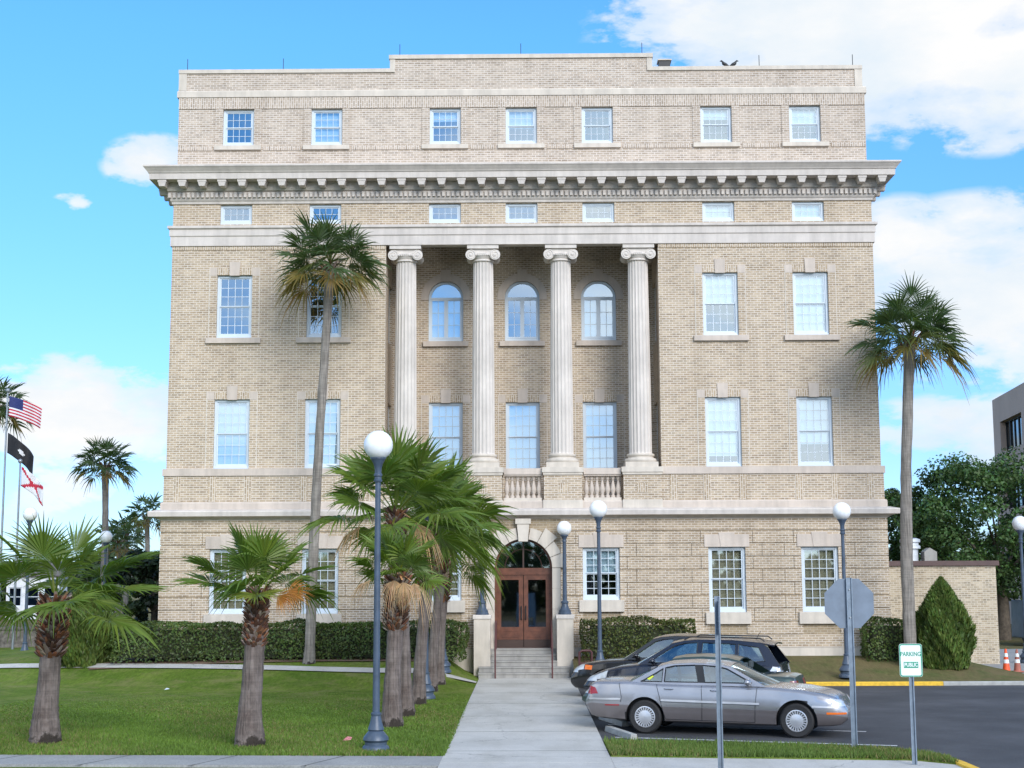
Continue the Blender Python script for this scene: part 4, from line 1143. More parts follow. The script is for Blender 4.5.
def tints(n, base, rs, var=.3, per=4, clump=None):
    k = 1+rs.uniform(-var, var, n)
    if clump is not None: k = k*clump
    t = np.array(base)[None, :]*k[:, None]*np.array([1, 1, 1])
    t[:, 0] *= 1+rs.uniform(-.2, .25, n)
    return np.repeat(t, per, 0)
core_m = simple('hedge_twigs', (.03, .035, .015), .95, bmp=.4)
def hedge(x0, x1, y0, y1, z0, z1, label, seed, base=(.075, .115, .028), dens=420, size=.045, brown=0.):
    rs = np.random.RandomState(seed)
    t = empty('clipped_hedge', ((x0+x1)/2, (y0+y1)/2, z0), 0, label, 'hedge')
    cx, cy = (x0+x1)/2, (y0+y1)/2
    hx, hy, hz = (x1-x0)/2, (y1-y0)/2, z1-z0
    MB().box(-hx+.22, hx-.22, -hy+.22, hy-.22, .12, hz-.2).build('branches', core_m, t)
    P_ = []; N_ = []
    for (a, b_, ax, val, nn) in ((hx, hz/2, 'y', -hy, (0, -1, .15)), (hx, hz/2, 'y', hy, (0, 1, .15)), (hx, hy, 'z', hz, (0, 0, 1)), (hy, hz/2, 'x', -hx, (-1, 0, .1)), (hy, hz/2, 'x', hx, (1, 0, .1))):
        n = int(4*a*b_*dens)
        u = rs.uniform(-1, 1, n)*a; w = rs.uniform(-1, 1, n)*b_
        dep = np.abs(rs.normal(0, .05, n))
        lump = .07*np.sin(u*1.6+seed)*np.sin(w*2+1)+.05*np.sin(u*2.9+seed)+.03*np.sin(u*5.3)+.02*np.sin(w*7+u)
        if ax == 'y': p = np.stack([u, val-np.sign(val)*(dep-lump), w+hz/2], 1)
        elif ax == 'z': p = np.stack([u, w, val-dep+lump*.8], 1)
        else: p = np.stack([val-np.sign(val)*(dep-lump), u, w+hz/2], 1)
        # sparse bottom
        keep = rs.uniform(0, 1, n) < np.clip(.35+p[:, 2]/(.35*hz), 0, 1)
        P_.append(p[keep]); N_.append(np.tile(nn, (keep.sum(), 1)))
    P_ = np.concatenate(P_); N_ = np.concatenate(N_)
    v, f = leaves_np(P_, N_.astype(float), size, rs)
    cl = .9+.3*np.sin(P_[:, 0]*1.7+seed)*np.sin(P_[:, 0]*.6+P_[:, 2]*3)
    tt = tints(len(P_), base, rs, .4, 4, cl)
    np_mesh('foliage', v, f, M['hedge'], t, tt)
    return t
hedge(-12.8, -1.95, 45.15, 46.35, .55, 1.72, 'long clipped hedge under the left windows behind the lawn', 1, dens=520)
hedge(1.78, 5.15, 45.3, 46.3, .55, 1.80, 'clipped hedge right of the entrance steps behind the dark cars', 2, base=(.075, .095, .022))
hedge(10.55, 12.6, 45.6, 46.6, .40, 1.75, 'clipped hedge at the right corner of the courthouse behind the tall palm', 3)
def conifer(loc, Rr, H, label, seed, base=(.04, .075, .018), n=24000, rounder=.0):
    rs = np.random.RandomState(seed)
    t = empty('arborvitae', loc, 0, label, 'shrub')
    MB().tube([(0, 0, -.1), (0, 0, H*.5)], .07, 8).build('trunk', M['bark'], t)
    h = rs.uniform(0, 1, n)**1.15
    prof = np.where(h < .22, .80+.9*h, 1-((h-.22)/.78)**(1.35+rounder))
    a = rs.uniform(0, 2*PI, n)
    lump = 1+.10*np.sin(a*4+h*9+seed)+.07*np.sin(a*9-h*17)+.05*np.sin(a*15+h*31)
    dep = 1-np.abs(rs.normal(0, .09, n))
    rad = Rr*prof*lump*dep
    p = np.stack([rad*np.cos(a), rad*np.sin(a), h*H+rs.normal(0, .03, n)], 1)
    nr = np.stack([np.cos(a), np.sin(a), np.full(n, 1.2)], 1)
    # upright sprays: long thin quads
    A = np.stack([np.cos(a)*.45, np.sin(a)*.45, np.ones(n)], 1)+rs.normal(0, .22, (n, 3)); A /= np.linalg.norm(A, axis=1)[:, None]
    S = np.cross(A, nr); S /= np.linalg.norm(S, axis=1)[:, None]
    sz = .085*rs.uniform(.6, 1.3, n)[:, None]
    v = np.stack([p-A*sz, p-S*sz*.3, p+A*sz, p+S*sz*.3], 1).reshape(-1, 3)
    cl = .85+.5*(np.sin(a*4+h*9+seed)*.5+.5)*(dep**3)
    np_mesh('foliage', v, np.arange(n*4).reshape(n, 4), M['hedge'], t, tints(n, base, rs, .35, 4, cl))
    MB().lathe([(Rr*.62, .15), (Rr*.72, H*.22), (Rr*.55, H*.5), (Rr*.25, H*.78), (.02, H*.93)], (0, 0, 0), 14).build('branches', core_m, t)
    return t
conifer((12.78, 45.2, .36), .86, 2.62, 'pointed arborvitae shrub in front of the brick annex', 5, base=(.085, .13, .028), rounder=.9)
conifer((-13.95, 46.2, .3), 1.08, 2.5, 'rounded dark green arborvitae at the left end of the long hedge', 6, base=(.08, .12, .025), rounder=1.3)
def tree(loc, H, Rx, Rz, zc, label, seed, n, base, size, name='oak_tree', cat='tree', group=None, nclump=60):
    rs = np.random.RandomState(seed); r = random.Random(seed)
    t = empty(name, loc, 0, label, cat, group)
    b = MB(); b.tube([(0, 0, -.3), (.05, 0, zc*.3), (0, .1, zc*.62)], [.42*H/10, .32*H/10, .24*H/10], 10)
    cs = []
    for i in range(nclump):
        d = rs.normal(0, 1, 3); d /= np.linalg.norm(d); q = rs.uniform(.45, 1.)**.6
        cs.append(np.array([d[0]*Rx*q, d[1]*Rx*q, zc+d[2]*Rz*q]))
    for c in cs[:16]:
        m = Vector((c[0]*.45, c[1]*.45, zc*.62+(c[2]-zc*.62)*.55)); b.tube([(0, .1, zc*.55), tuple(m), tuple(c)], [.13*H/10, .07*H/10, .02], 6)
    b.build('trunk', M['bark'], t, smooth=60)
    P_ = []; N_ = []; CL = []
    per = n//nclump
    for c in cs:
        s = r.uniform(.09, .21)*Rx
        d = rs.normal(0, 1, (per, 3)); dn = d/np.linalg.norm(d, axis=1)[:, None]
        rad = s*rs.uniform(.3, 1., per)**.5
        p = c+dn*rad[:, None]*np.array([1.15, 1.15, .75]); P_.append(p); N_.append(dn+np.array([0, 0, .6])); CL.append(np.full(per, r.uniform(.7, 1.35)))
    P_ = np.concatenate(P_); N_ = np.concatenate(N_); CL = np.concatenate(CL)
    v, f = leaves_np(P_, N_, size, rs, .7)
    np_mesh('crown', v, f, M['hedge'], t, tints(len(P_), base, rs, .4, 4, CL)); return t
tree((23.3, 72, 0), 9, 4.8, 3.5, 5.5, 'large dark live oak behind the annex in front of the office block', 8, 44000, (.060, .115, .034), .10, nclump=210)
tree((18.2, 76, 0), 8, 2.8, 2.9, 4.9, 'smaller oak left of the large one, showing past the courthouse corner', 9, 18000, (.058, .110, .034), .10, nclump=110)
tree((29.0, 72, 0), 8, 3.2, 3.0, 4.9, 'oak at the right edge overlapping the office block', 12, 22000, (.062, .118, .034), .10, nclump=120)
tree((-18.6, 73, 0), 5, 2.4, 2.1, 2.6, 'dark bushy evergreen beside the left corner of the courthouse', 10, 12000, (.018, .035, .012), .12, name='evergreen_tree', nclump=50)
for i, (x, y, s, l) in enumerate([(-33, 84, 1.7, 'low round tree behind the leftmost palm'), (-28.5, 96, 2.0, 'middle low tree left of the distant palm'), (-24.0, 100, 1.9, 'low tree under the small far palms'), (-41, 88, 1.4, 'shrubby tree beside the white house')]):
    tree((x, y, 0), 4, s, s*.8, s*1.0, l, 20+i, 5000, (.030, .055, .018), .13, name='small_tree', group='low trees far left', nclump=26)
# treeline far away, plus an unseen row behind the camera added for window reflections
rs = np.random.RandomState(3)
P_ = []
for (xa, xb, y, hh) in ((-230, -36, 175, 6), (42, 240, 175, 7), (-36, 42, 190, 6), (-120, 120, -48, 8.5)):
    n = int((xb-xa)*90); x = rs.uniform(xa, xb, n); top = hh*(.75+.25*np.sin(x*.11)+.15*np.sin(x*.37+1)+.1*np.sin(x*1.1))
    P_.append(np.stack([x, y+rs.uniform(-3, 3, n), top*rs.uniform(0, 1, n)**(.6 if y > 0 else .9)], 1))
P_ = np.concatenate(P_); v, f = leaves_np(P_, np.tile([0., -1, .4], (len(P_), 1)), .55, rs, .6)
o = np_mesh('treeline', v, f, M['hedge'], None, tints(len(P_), (.035, .06, .022), rs, .4, 4))
tag(o, 'far dark tree line along the horizon, with an added unseen row behind the camera', 'woodland', kind='stuff')

# ------------------------------------------------------------ ground
def sm(a): a = max(0., min(1., a)); return a*a*(3-2*a)
def gz(x, y):
    if x < 0:
        y0 = 40.8+2.4*sm((-x-6)/13); z = .62*sm((y-y0)/5.2)
        z *= sm((-x-1.5)/1.0*.8) if x > -2.75 else 1
        z *= 1-.6*sm((-x-16)/6)
        return z
    z = .05+.55*sm((y-42.9)/3.9)
    z *= 1-.93*sm((x-12.6)/3.5)
    return z
def sheet(name, x0, x1, y0, y1, nx, ny, mat, zf, off=0, skirt=True):
    V_ = []; F_ = []
    for j in range(ny+1):
        for i in range(nx+1):
            x = x0+(x1-x0)*i/nx; y = y0+(y1-y0)*j/ny; V_.append((x, y, zf(x, y)+off))
    F_ = [(j*(nx+1)+i, j*(nx+1)+i+1, (j+1)*(nx+1)+i+1, (j+1)*(nx+1)+i) for j in range(ny) for i in range(nx)]
    b = MB().add(V_, F_); o = b.build(name, mat, None, smooth=60, recalc=False); o['kind'] = 'structure'; return o
def poly_slab(name, pts, z0, z1, mat):
    n = len(pts); tri = tessellate_polygon([[Vector((p[0], p[1], 0)) for p in pts]])
    b = MB().add([(p[0], p[1], z1) for p in pts]+[(p[0], p[1], z0) for p in pts], [tuple(t) for t in tri]+[tuple(i+n for i in reversed(t)) for t in tri]+[(i, (i+1) % n, n+(i+1) % n, n+i) for i in range(n)])
    o = b.build(name, mat); o['kind'] = 'structure'; return o
b = MB().add([(-900, -600, -.30), (900, -600, -.30), (900, 1500, -.30), (-900, 1500, -.30)], [(0, 1, 2, 3)])
o = b.build('ground', M['grass_dry'], recalc=False); o['kind'] = 'structure'
sheet('lawn', -60, -1.47, 25.9, 62, 118, 100, M['grass'], lambda x, y: gz(x, y))
sheet('far_lawn', -120, 120, 62, 140, 30, 20, M['grass_dry'], lambda x, y: -.02, 0)
sheet('grass_bank', 1.45, 15.4, 42.95, 62, 60, 60, M['grass_dry'], gz)
poly_slab('side_road', [(15.4, 43.0), (60, 43.0), (60, 62), (15.4, 62)], -.2, .045, M['old_concrete'])
poly_slab('entrance_walk', [(-1.46, 24.95), (1.44, 24.95), (1.44, 45.9), (-1.46, 45.9)], -.25, .012, M['concrete'])
b = MB()
for y in (26.6, 29.9, 33.2, 36.5, 39.8, 43.1): b.box(-1.46, 1.44, y-.004, y+.004, .0125, .0145)
o = b.build('walk_joints', M['dark']); o['kind'] = 'structure'
poly_slab('sidewalk', [(-60, 28.9), (-1.465, 25.9), (-1.465, 24.6), (-60, 27.4)], -.2, .008, M['old_concrete'])
poly_slab('sidewalk', [(1.445, 25.75), (6.5, 25.15), (7.3, 24.4), (7.3, 23.5), (1.445, 24.2)], -.2, .008, M['concrete'])
poly_slab('sidewalk', [(-1.46, 24.95), (1.44, 24.95), (1.44, 23.9), (-1.46, 24.2)], -.2, .010, M['concrete'])
b = MB()
for k in range(30):
    x = -3.2-k*1.9; y = 25.9+(-x-1.465)*.0513
    b.add([(x, y-.002, .0095), (x+.03, y-.002, .0095), (x+.03-.55, y-1.45, .0095), (x-.55, y-1.45, .0095)], [(0, 1, 2, 3)])
o = b.build('sidewalk_joints', M['dark'], recalc=False); o['kind'] = 'structure'
poly_slab('road_verge', [(-60, 27.35), (-1.5, 24.55), (-1.5, 18), (-60, 20)], -.25, -.03, M['grass'])
poly_slab('street', [(-300, 19), (300, 19), (300, -14), (-300, -14)], -.25, -.10, M['asphalt'])
# side path across the lawn
V_ = []; n = 40
for i in range(n+1):
    x = -1.48-58*i/n; y = 43.6+2.6*sm((-x-3)/16)
    for dy in (-.28, .28): V_.append((x, y+dy, gz(x, y+dy)+.035))
o = MB().add(V_, [(2*i, 2*i+1, 2*i+3, 2*i+2) for i in range(n)]).build('side_path', M['concrete'], recalc=False); o['kind'] = 'structure'
# mulch beds under hedges
o = sheet('planting_bed', -13.4, -2.7, 44.95, 46.7, 40, 6, M['mulch'], gz, .03)
o = sheet('planting_bed', 1.8, 5.5, 45.1, 46.7, 10, 6, M['mulch'], gz, .03)
# asphalt
poly_slab('parking_lot', [(1.44, 24.5), (7.0, 22), (7.0, 19), (60, 19), (60, 43.2), (1.44, 43.2)], -.25, -.05, M['asphalt'])
# kerbs
def kerb(name, pts, mat, w=.16, z0=-.2, z1=.06, label=None):
    n = len(pts); V_ = []
    for i, p in enumerate(pts):
        a = Vector(pts[max(i-1, 0)]); c = Vector(pts[min(i+1, n-1)]); d = (c-a).normalized(); q = Vector((-d.y, d.x))
        for s, z in ((0, z0), (0, z1-.02), (.02, z1), (w, z1), (w, z0)): V_.append((p[0]+q.x*s, p[1]+q.y*s, z))
    F_ = [(5*i+k, 5*i+(k+1) % 5, 5*(i+1)+(k+1) % 5, 5*(i+1)+k) for i in range(n-1) for k in range(5)]+[(0, 1, 2, 3, 4), tuple(5*(n-1)+k for k in range(5))]
    o = MB().add(V_, F_).build(name, mat); o['kind'] = 'structure'; return o
kerb('yellow_kerb', [(1.46, 42.8), (5, 42.8), (9, 42.8), (12.05, 42.8)], M['yellow'])
kerb('kerb', [(12.06, 42.8), (16, 42.85), (60, 43.2)], M['kerb'])
# island at the front right
ISL = [(1.46, 28.25), (4.0, 27.45), (5.6, 26.9), (6.5, 26.3), (6.95, 25.7), (7.12, 25.0), (7.15, 24.45), (6.6, 25.0), (6.4, 25.1), (1.46, 25.72)]
poly_slab('grass_island', ISL, -.2, .03, M['grass'])
kerb('yellow_kerb', [(5.9, 26.83), (6.3, 26.58), (6.62, 26.25), (6.9, 25.8), (7.1, 25.3), (7.2, 24.7), (7.2, 23.6)], M['yellow'], w=-.14, z1=.05)
b = MB()
dv = Vector((math.cos(R(-17.2)), math.sin(R(-17.2)))); pv = Vector((-dv.y, dv.x))
for k, (x, y) in enumerate([(1.75, 29.35), (1.75, 31.85), (1.75, 34.45), (1.75, 37.05), (1.75, 39.65)]):
    o2 = Vector((x, y)); e = o2+dv*(5.4 if k else 5.4)
    b.add([(*(o2-pv*.05), -.046), (*(o2+pv*.05), -.046), (*(e+pv*.05), -.046), (*(e-pv*.05), -.046)], [(0, 1, 2, 3)])
o = b.build('parking_lines', M['line'], recalc=False); o['kind'] = 'structure'
# wheel stops
for i, (x, y, l) in enumerate([(1.98, 30.15, 'concrete wheel stop at the rear wheel of the silver car'), (1.98, 32.7, 'concrete wheel stop in front of the green sedan'), (1.98, 35.3, 'concrete wheel stop in front of the dark wagon'), (1.98, 37.9, 'concrete wheel stop in front of the black car')]):
    b = MB().plate([(-.08, 0), (.08, 0), (.06, .11), (-.06, .11)], [], -.85, .85); o = b.build('wheel_stop', M['kerb'], bevel=.01)
    o.location = (x-.1, y-.45, -.05); o.rotation_euler.z = R(14); tag(o, l, 'wheel stop', 'wheel stops along the walk')
# litter
o = MB().add([(0, 0, .03), (.16, .02, .05), (.18, .12, .09), (.02, .14, .05), (.09, .07, .11)], [(0, 1, 4), (1, 2, 4), (2, 3, 4), (3, 0, 4), (3, 2, 1, 0)]).build('crumpled_paper', simple('pink_paper', (.55, .20, .20), .8, var=.5, scale=30))
o.location = (-3.5, 28.1, 0); tag(o, 'crumpled pink paper on the lawn left of the nearest lamp', 'litter')
o = MB().add([(0, 0, .03), (.14, .02, .05), (.12, .10, .06), (.02, .1, .03), (.06, .05, .08)], [(0, 1, 4), (1, 2, 4), (2, 3, 4), (3, 0, 4), (3, 2, 1, 0)]).build('paper_scrap', M['white'])
o.location = (-10.1, 41.1, 0.0); tag(o, 'small white paper scrap far back on the lawn', 'litter')
# grass blades
def blades(name, n, poly, seed, label, h=.06, base=(.135, .215, .034)):
    rs = np.random.RandomState(seed); (x0, x1, y0, y1), ok = poly
    x = rs.uniform(x0, x1, n); y = y0+(y1-y0)*(1-np.sqrt(1-rs.uniform(0, 1, n)))
    k = ok(x, y); x = x[k]; y = y[k]; n = len(x)
    z = np.array([gz(a, b_) if name != 'island_grass' else .03 for a, b_ in zip(x, y)])
    p = np.stack([x, y, z], 1); a = rs.uniform(0, PI, n); hh = h*rs.uniform(.5, 1.5, n)*(np.clip(1-(y-27)/14, .15, 1) if name == 'lawn_grass' else 1)
    d = np.stack([np.cos(a), np.sin(a), np.zeros(n)], 1)*.012
    tip = p+np.stack([rs.normal(0, .025, n), rs.normal(0, .025, n), hh], 1)
    v = np.stack([p-d, p+d, tip], 1).reshape(-1, 3)
    dry = rs.uniform(0, 1, n) < .12+.12*np.sin(x*1.3+y*.7)
    t = np.array(base)[None]*((1+rs.uniform(-.35, .35, n))*(1+.16*np.sin(x*1.9+np.sin(y*1.1)*2)*np.sin(y*.9+x*.4)))[:, None]; t[dry] = np.array([.26, .22, .09])
    o = np_mesh(name, v, np.arange(n*3).reshape(n, 3), M['blades'], None, np.repeat(t, 3, 0)); tag(o, label, 'grass', kind='stuff')
blades('lawn_grass', 150000, ((-13, -1.43, 25.85, 41), lambda x, y: y > 25.87+(-x-1.465)*.0513), 1, 'short green grass blades of the left lawn')
def _inside(x, y):
    r_ = np.zeros(len(x), bool); j = len(ISL)-1
    for i in range(len(ISL)):
        xi, yi = ISL[i]; xj, yj = ISL[j]; c = ((yi > y) != (yj > y)) & (x < (xj-xi)*(y-yi)/(yj-yi+1e-9)+xi); r_ ^= c; j = i
    return r_
blades('island_grass', 45000, ((1.46, 7.1, 24.5, 28.3), _inside), 2, 'bright green grass blades on the island in front of the silver car', .075, (.125, .19, .04))
# ------------------------------------------------------------ cars
def interp(tab, x):
    if x <= tab[0][0]: return tab[0][1]
    for (a, p), (b_, q) in zip(tab, tab[1:]):
        if x <= b_:
            u = (x-a)/(b_-a); return p+(q-p)*u
    return tab[-1][1]
def paint(name, c, metal=.55, rough=.32):
    m, nt, bs = new_mat(name); bs.inputs['Base Color'].default_value = (*c, 1)
    bs.inputs['Metallic'].default_value = metal; bs.inputs['Roughness'].default_value = rough
    bs.inputs['Coat Weight'].default_value = .7; bs.inputs['Coat Roughness'].default_value = .04
    v = coord(nt); lk(nt, ramp(nt, noise(nt, v, 2.5, 5), [(.3, tuple(x*.88 for x in c)), (.7, tuple(min(1, x*1.06) for x in c))]), bs.inputs['Base Color'])
    return m
CARG = glass_mat('car_glass', .22, (.60, .72, .72), (.85, .95, 1))
LENS = simple('clear_lens', (.62, .64, .66), .12, .3, var=.05, coat=1)
RED = simple('red_lens', (.32, .008, .012), .12, var=.05, coat=1)
AMB = simple('amber_lens', (.75, .16, .02), .15, var=.05, coat=1)
SEAT = simple('grey_seat_cloth', (.16, .16, .17), .9)
def make_car(p):
    L, Wd = p['L'], p['W']; hw = Wd/2
    T, B_, Wt = p['top'], p['bot'], p['wid']
    t = empty('parked_car', (0, 0, 0), 0, p['label'], 'car', 'cars parked beside the walk')
    N = 44; rows = []
    xs = [L*(.5-.5*math.cos(PI*(i+.5)/N)) if False else L*i/(N-1) for i in range(N)]
    for x in xs:
        tz = interp(T, x); bz = interp(B_, x); w = hw*interp(Wt, x); cr = .018
        sh = p.get('shoulder', .62)
        mz = bz+(tz-bz)*.45
        prof = [(0, tz+cr), (.45*w, tz+cr*.8), (.78*w, tz), (.91*w, tz-.025), (.965*w, tz-.07), (.985*w, tz-(tz-bz)*.28), (1.0*w, mz+.05), (.995*w, mz-.04), (.965*w, bz+(tz-bz)*.22), (.925*w, bz+.03), (.88*w, bz), (.5*w, bz), (0, bz)]
        rows.append([(x-L/2, y, z) for y, z in prof]+[(x-L/2, -y, z) for y, z in prof[-2:0:-1]])
    m = len(rows[0]); vs = [q for r_ in rows for q in r_]
    fs = [(j*m+i, j*m+(i+1) % m, (j+1)*m+(i+1) % m, (j+1)*m+i) for j in range(N-1) for i in range(m)]
    fs += [tuple(range(m-1, -1, -1)), tuple((N-1)*m+i for i in range(m))]
    b = MB().add(vs, fs); body = b.build('body', p['paint'], t, smooth=50)
    # wheel arches by boolean
    cut = MB()
    for wx in p['wheels']:
        for s in (-1, 1):
            pts = [(wx-L/2+p['ra']*math.cos(PI*k/20), p['rw']+p['ra']*math.sin(PI*k/20)) for k in range(21)]
            pts = [(wx-L/2+p['ra']*.98, -.1)]+pts+[(wx-L/2-p['ra']*.98, -.1)]
            cut.plate(pts, [], *sorted((s*(hw-.26), s*(hw+.3))))
    co = cut.build('cutter', M['black'])
    md = body.modifiers.new('arches', 'BOOLEAN'); md.object = co; md.operation = 'DIFFERENCE'; md.solver = 'EXACT'
    bpy.context.view_layer.update()
    dg = bpy.context.evaluated_depsgraph_get(); me = bpy.data.meshes.new_from_object(body.evaluated_get(dg))
    body.modifiers.clear(); body.data = me; me.shade_smooth(); me.set_sharp_from_angle(angle=R(38))
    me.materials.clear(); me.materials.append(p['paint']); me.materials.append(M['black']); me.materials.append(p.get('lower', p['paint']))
    for po in me.polygons:
        c = po.center
        bz_ = interp(B_, c.x+L/2); tz_ = interp(T, c.x+L/2)
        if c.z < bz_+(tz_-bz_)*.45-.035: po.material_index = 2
        # inside of the arches is black
        for wx in p['wheels']:
            if (Vector((c.x-(wx-L/2), 0, c.z-p['rw'])).length < p['ra']+.006) and abs(c.y) < hw-.02 and c.z < p['rw']+p['ra']+.01 and abs(c.y) > hw-.28: po.material_index = 1
        if c.z < interp(B_, c.x+L/2)+.002 and po.normal.z < -.5: po.material_index = 1
    bpy.data.objects.remove(co)
    bm = bmesh.new(); bm.from_mesh(me); bv = BVHTree.FromBMesh(bm); bm.free()
    def hit(o_, d_):
        h = bv.ray_cast(Vector(o_), Vector(d_)); return h[0], h[1]
    def patch(name, quad, mode, mat, parent=body, n=(8, 5), lift=.006, s=1, dirx=1):
        """quad of 4 corners: mode 'side' -> (x,z) cast along y ; mode 'end' -> (y,z) cast along x"""
        b = MB(); G_ = {}
        for i in range(n[0]+1):
            for j in range(n[1]+1):
                u, v = i/n[0], j/n[1]
                a = [quad[0][k]*(1-u)*(1-v)+quad[1][k]*u*(1-v)+quad[2][k]*u*v+quad[3][k]*(1-u)*v for k in (0, 1)]
                if mode == 'side': h, nn = hit((a[0]-L/2, s*3, a[1]), (0, -s, 0))
                elif mode == 'top': h, nn = hit((a[0]-L/2, a[1], 3), (0, 0, -1))
                else: h, nn = hit((dirx*5, a[0], a[1]), (-dirx, 0, 0))
                if h is None: continue
                G_[i, j] = (h+nn*lift, h-nn*.012)
        idx = {}
        for k_, (o_, i_) in G_.items():
            idx[k_] = len(b.v); b.v += [tuple(o_), tuple(i_)]
        for i in range(n[0]):
            for j in range(n[1]):
                q = [(i, j), (i+1, j), (i+1, j+1), (i, j+1)]
                if all(k_ in idx for k_ in q):
                    b.f.append(tuple(idx[k_] for k_ in q)); b.f.append(tuple(idx[k_]+1 for k_ in reversed(q)))
        for i in range(n[0]):
            for j in (0, n[1]):
                if (i, j) in idx and (i+1, j) in idx: b.f.append((idx[i, j], idx[i+1, j], idx[i+1, j]+1, idx[i, j]+1))
        for j in range(n[1]):
            for i in (0, n[0]):
                if (i, j) in idx and (i, j+1) in idx: b.f.append((idx[i, j], idx[i, j+1], idx[i, j+1]+1, idx[i, j]+1))
        if b.f: return b.build(name, mat, parent, smooth=40)
    def line(name, pts, wd, mat, s, lift=.002, parent=body, n=14):
        b = MB(); q = []
        for (x0, z0), (x1, z1) in zip(pts, pts[1:]):
            for k in range(n+1):
                u = k/n; q.append((x0+(x1-x0)*u, z0+(z1-z0)*u))
        P_ = []
        for x, z in q:
            h, nn = hit((x-L/2, s*3, z), (0, -s, 0))
            if h: P_.append(h+nn*lift)
        if len(P_) > 1: b.tube(P_, wd, 4); return b.build(name, mat, parent)
    # greenhouse
    g = p['gh']; zb = g['zb']; wb = hw*.90
    kk = (wb-hw*g.get('roofw', .66))/(g['zt']-zb)
    def ym(x, y, z): return wb-(z-zb)*kk
    def xz(pt): return (pt[0]-L/2, pt[1])
    outl = [xz(q) for q in g['out']]; wins = [[xz(q) for q in w_] for w_ in g['wins']]
    for s in (-1, 1):
        fn = lambda x, y, z: (x, s*(wb-(z-zb)*kk-y), z)
        b = MB().plate(outl, wins, 0, .035, fn); b.build('window_frame', g.get('frame', p['paint']), body)
        for w_ in wins:
            MB().plate([(q[0], q[1]) for q in w_], [], .012, .016, fn).build('side_window', CARG, body)
            MB().tube([fn(q[0], -.003, q[1]) for q in w_+[w_[0]]], .011, 5).build('window_seal', M['black'], body)
    def surf(name, bl, tl, bulgeb, bulget, mat, n=10, off=0, sx=1):
        # bl,tl: (x,z) centre-line base and top
        V_ = []; 
        for i in range(n+1):
            u = i/n
            for j in range(n+1):
                w_ = -1+2*j/n
                z = bl[1]+(tl[1]-bl[1])*u; x = bl[0]+(tl[0]-bl[0])*u-L/2
                yy = (wb-(z-zb)*kk-.02)*w_; bu = (bulgeb*(1-u)+bulget*u)*(1-w_*w_)
                V_.append((x+sx*bu, yy, z+off+.012*(1-w_*w_)))
        F_ = [(i*(n+1)+j, i*(n+1)+j+1, (i+1)*(n+1)+j+1, (i+1)*(n+1)+j) for i in range(n) for j in range(n)]
        return MB().add(V_, F_).build(name, mat, body, smooth=60, recalc=False)
    surf('windshield', g['fb'], g['ft'], .16, .05, CARG)
    surf('rear_window', g['rb'], g['rt'], .12, .05, CARG, sx=-1)
    # roof
    V_ = []; rp = g['roof']; n = 10
    for i, (x, z) in enumerate(rp):
        for j in range(n+1):
            w_ = -1+2*j/n; yy = (wb-(z-zb)*kk+.004)*w_; V_.append((x-L/2, yy, z+.045*(1-abs(w_)**2.2)-.0))
    k = len(V_); V_ += [(a, b_, c-.03) for a, b_, c in V_]; nr = len(rp)
    F_ = [(i*(n+1)+j, i*(n+1)+j+1, (i+1)*(n+1)+j+1, (i+1)*(n+1)+j) for i in range(nr-1) for j in range(n)]
    F_ += [tuple(q+k for q in reversed(f)) for f in F_]
    F_ += [(j, j+1, k+j+1, k+j) for j in range(n)]+[((nr-1)*(n+1)+j, (nr-1)*(n+1)+j+1, k+(nr-1)*(n+1)+j+1, k+(nr-1)*(n+1)+j) for j in range(n)]
    F_ += [(i*(n+1), (i+1)*(n+1), k+(i+1)*(n+1), k+i*(n+1)) for i in range(nr-1)]+[(i*(n+1)+n, (i+1)*(n+1)+n, k+(i+1)*(n+1)+n, k+i*(n+1)+n) for i in range(nr-1)]
    MB().add(V_, F_).build('roof', p['paint'], body, smooth=50)
    # interior floor at belt, seats
    x0, x1 = g['rb'][0]-L/2+.12, g['fb'][0]-L/2-.10
    MB().box(x0, x1, -wb+.06, wb-.06, zb-.03, zb+.008).build('cabin_trim', M['black'], body)
    for sx in g['seats']:
        for s in (-1, 1):
            b = MB(); b.plate([(sx-L/2-.05, zb), (sx-L/2+.08, zb), (sx-L/2-.02, zb+.17), (sx-L/2-.10, zb+.17)], [], s*.38-.24, s*.38+.24)
            b.box(sx-L/2-.13, sx-L/2-.05, s*.38-.13, s*.38+.13, zb+.19, zb+.33)
            b.build('seat', SEAT, body, bevel=.02)
    MB().tube([(g['fb'][0]-.62-L/2+.0*k_, .38+.17*math.cos(2*PI*k_/16), zb+.06+.15*math.sin(2*PI*k_/16)) for k_ in range(17)], .014, 6).build('steering_wheel', M['black'], body)
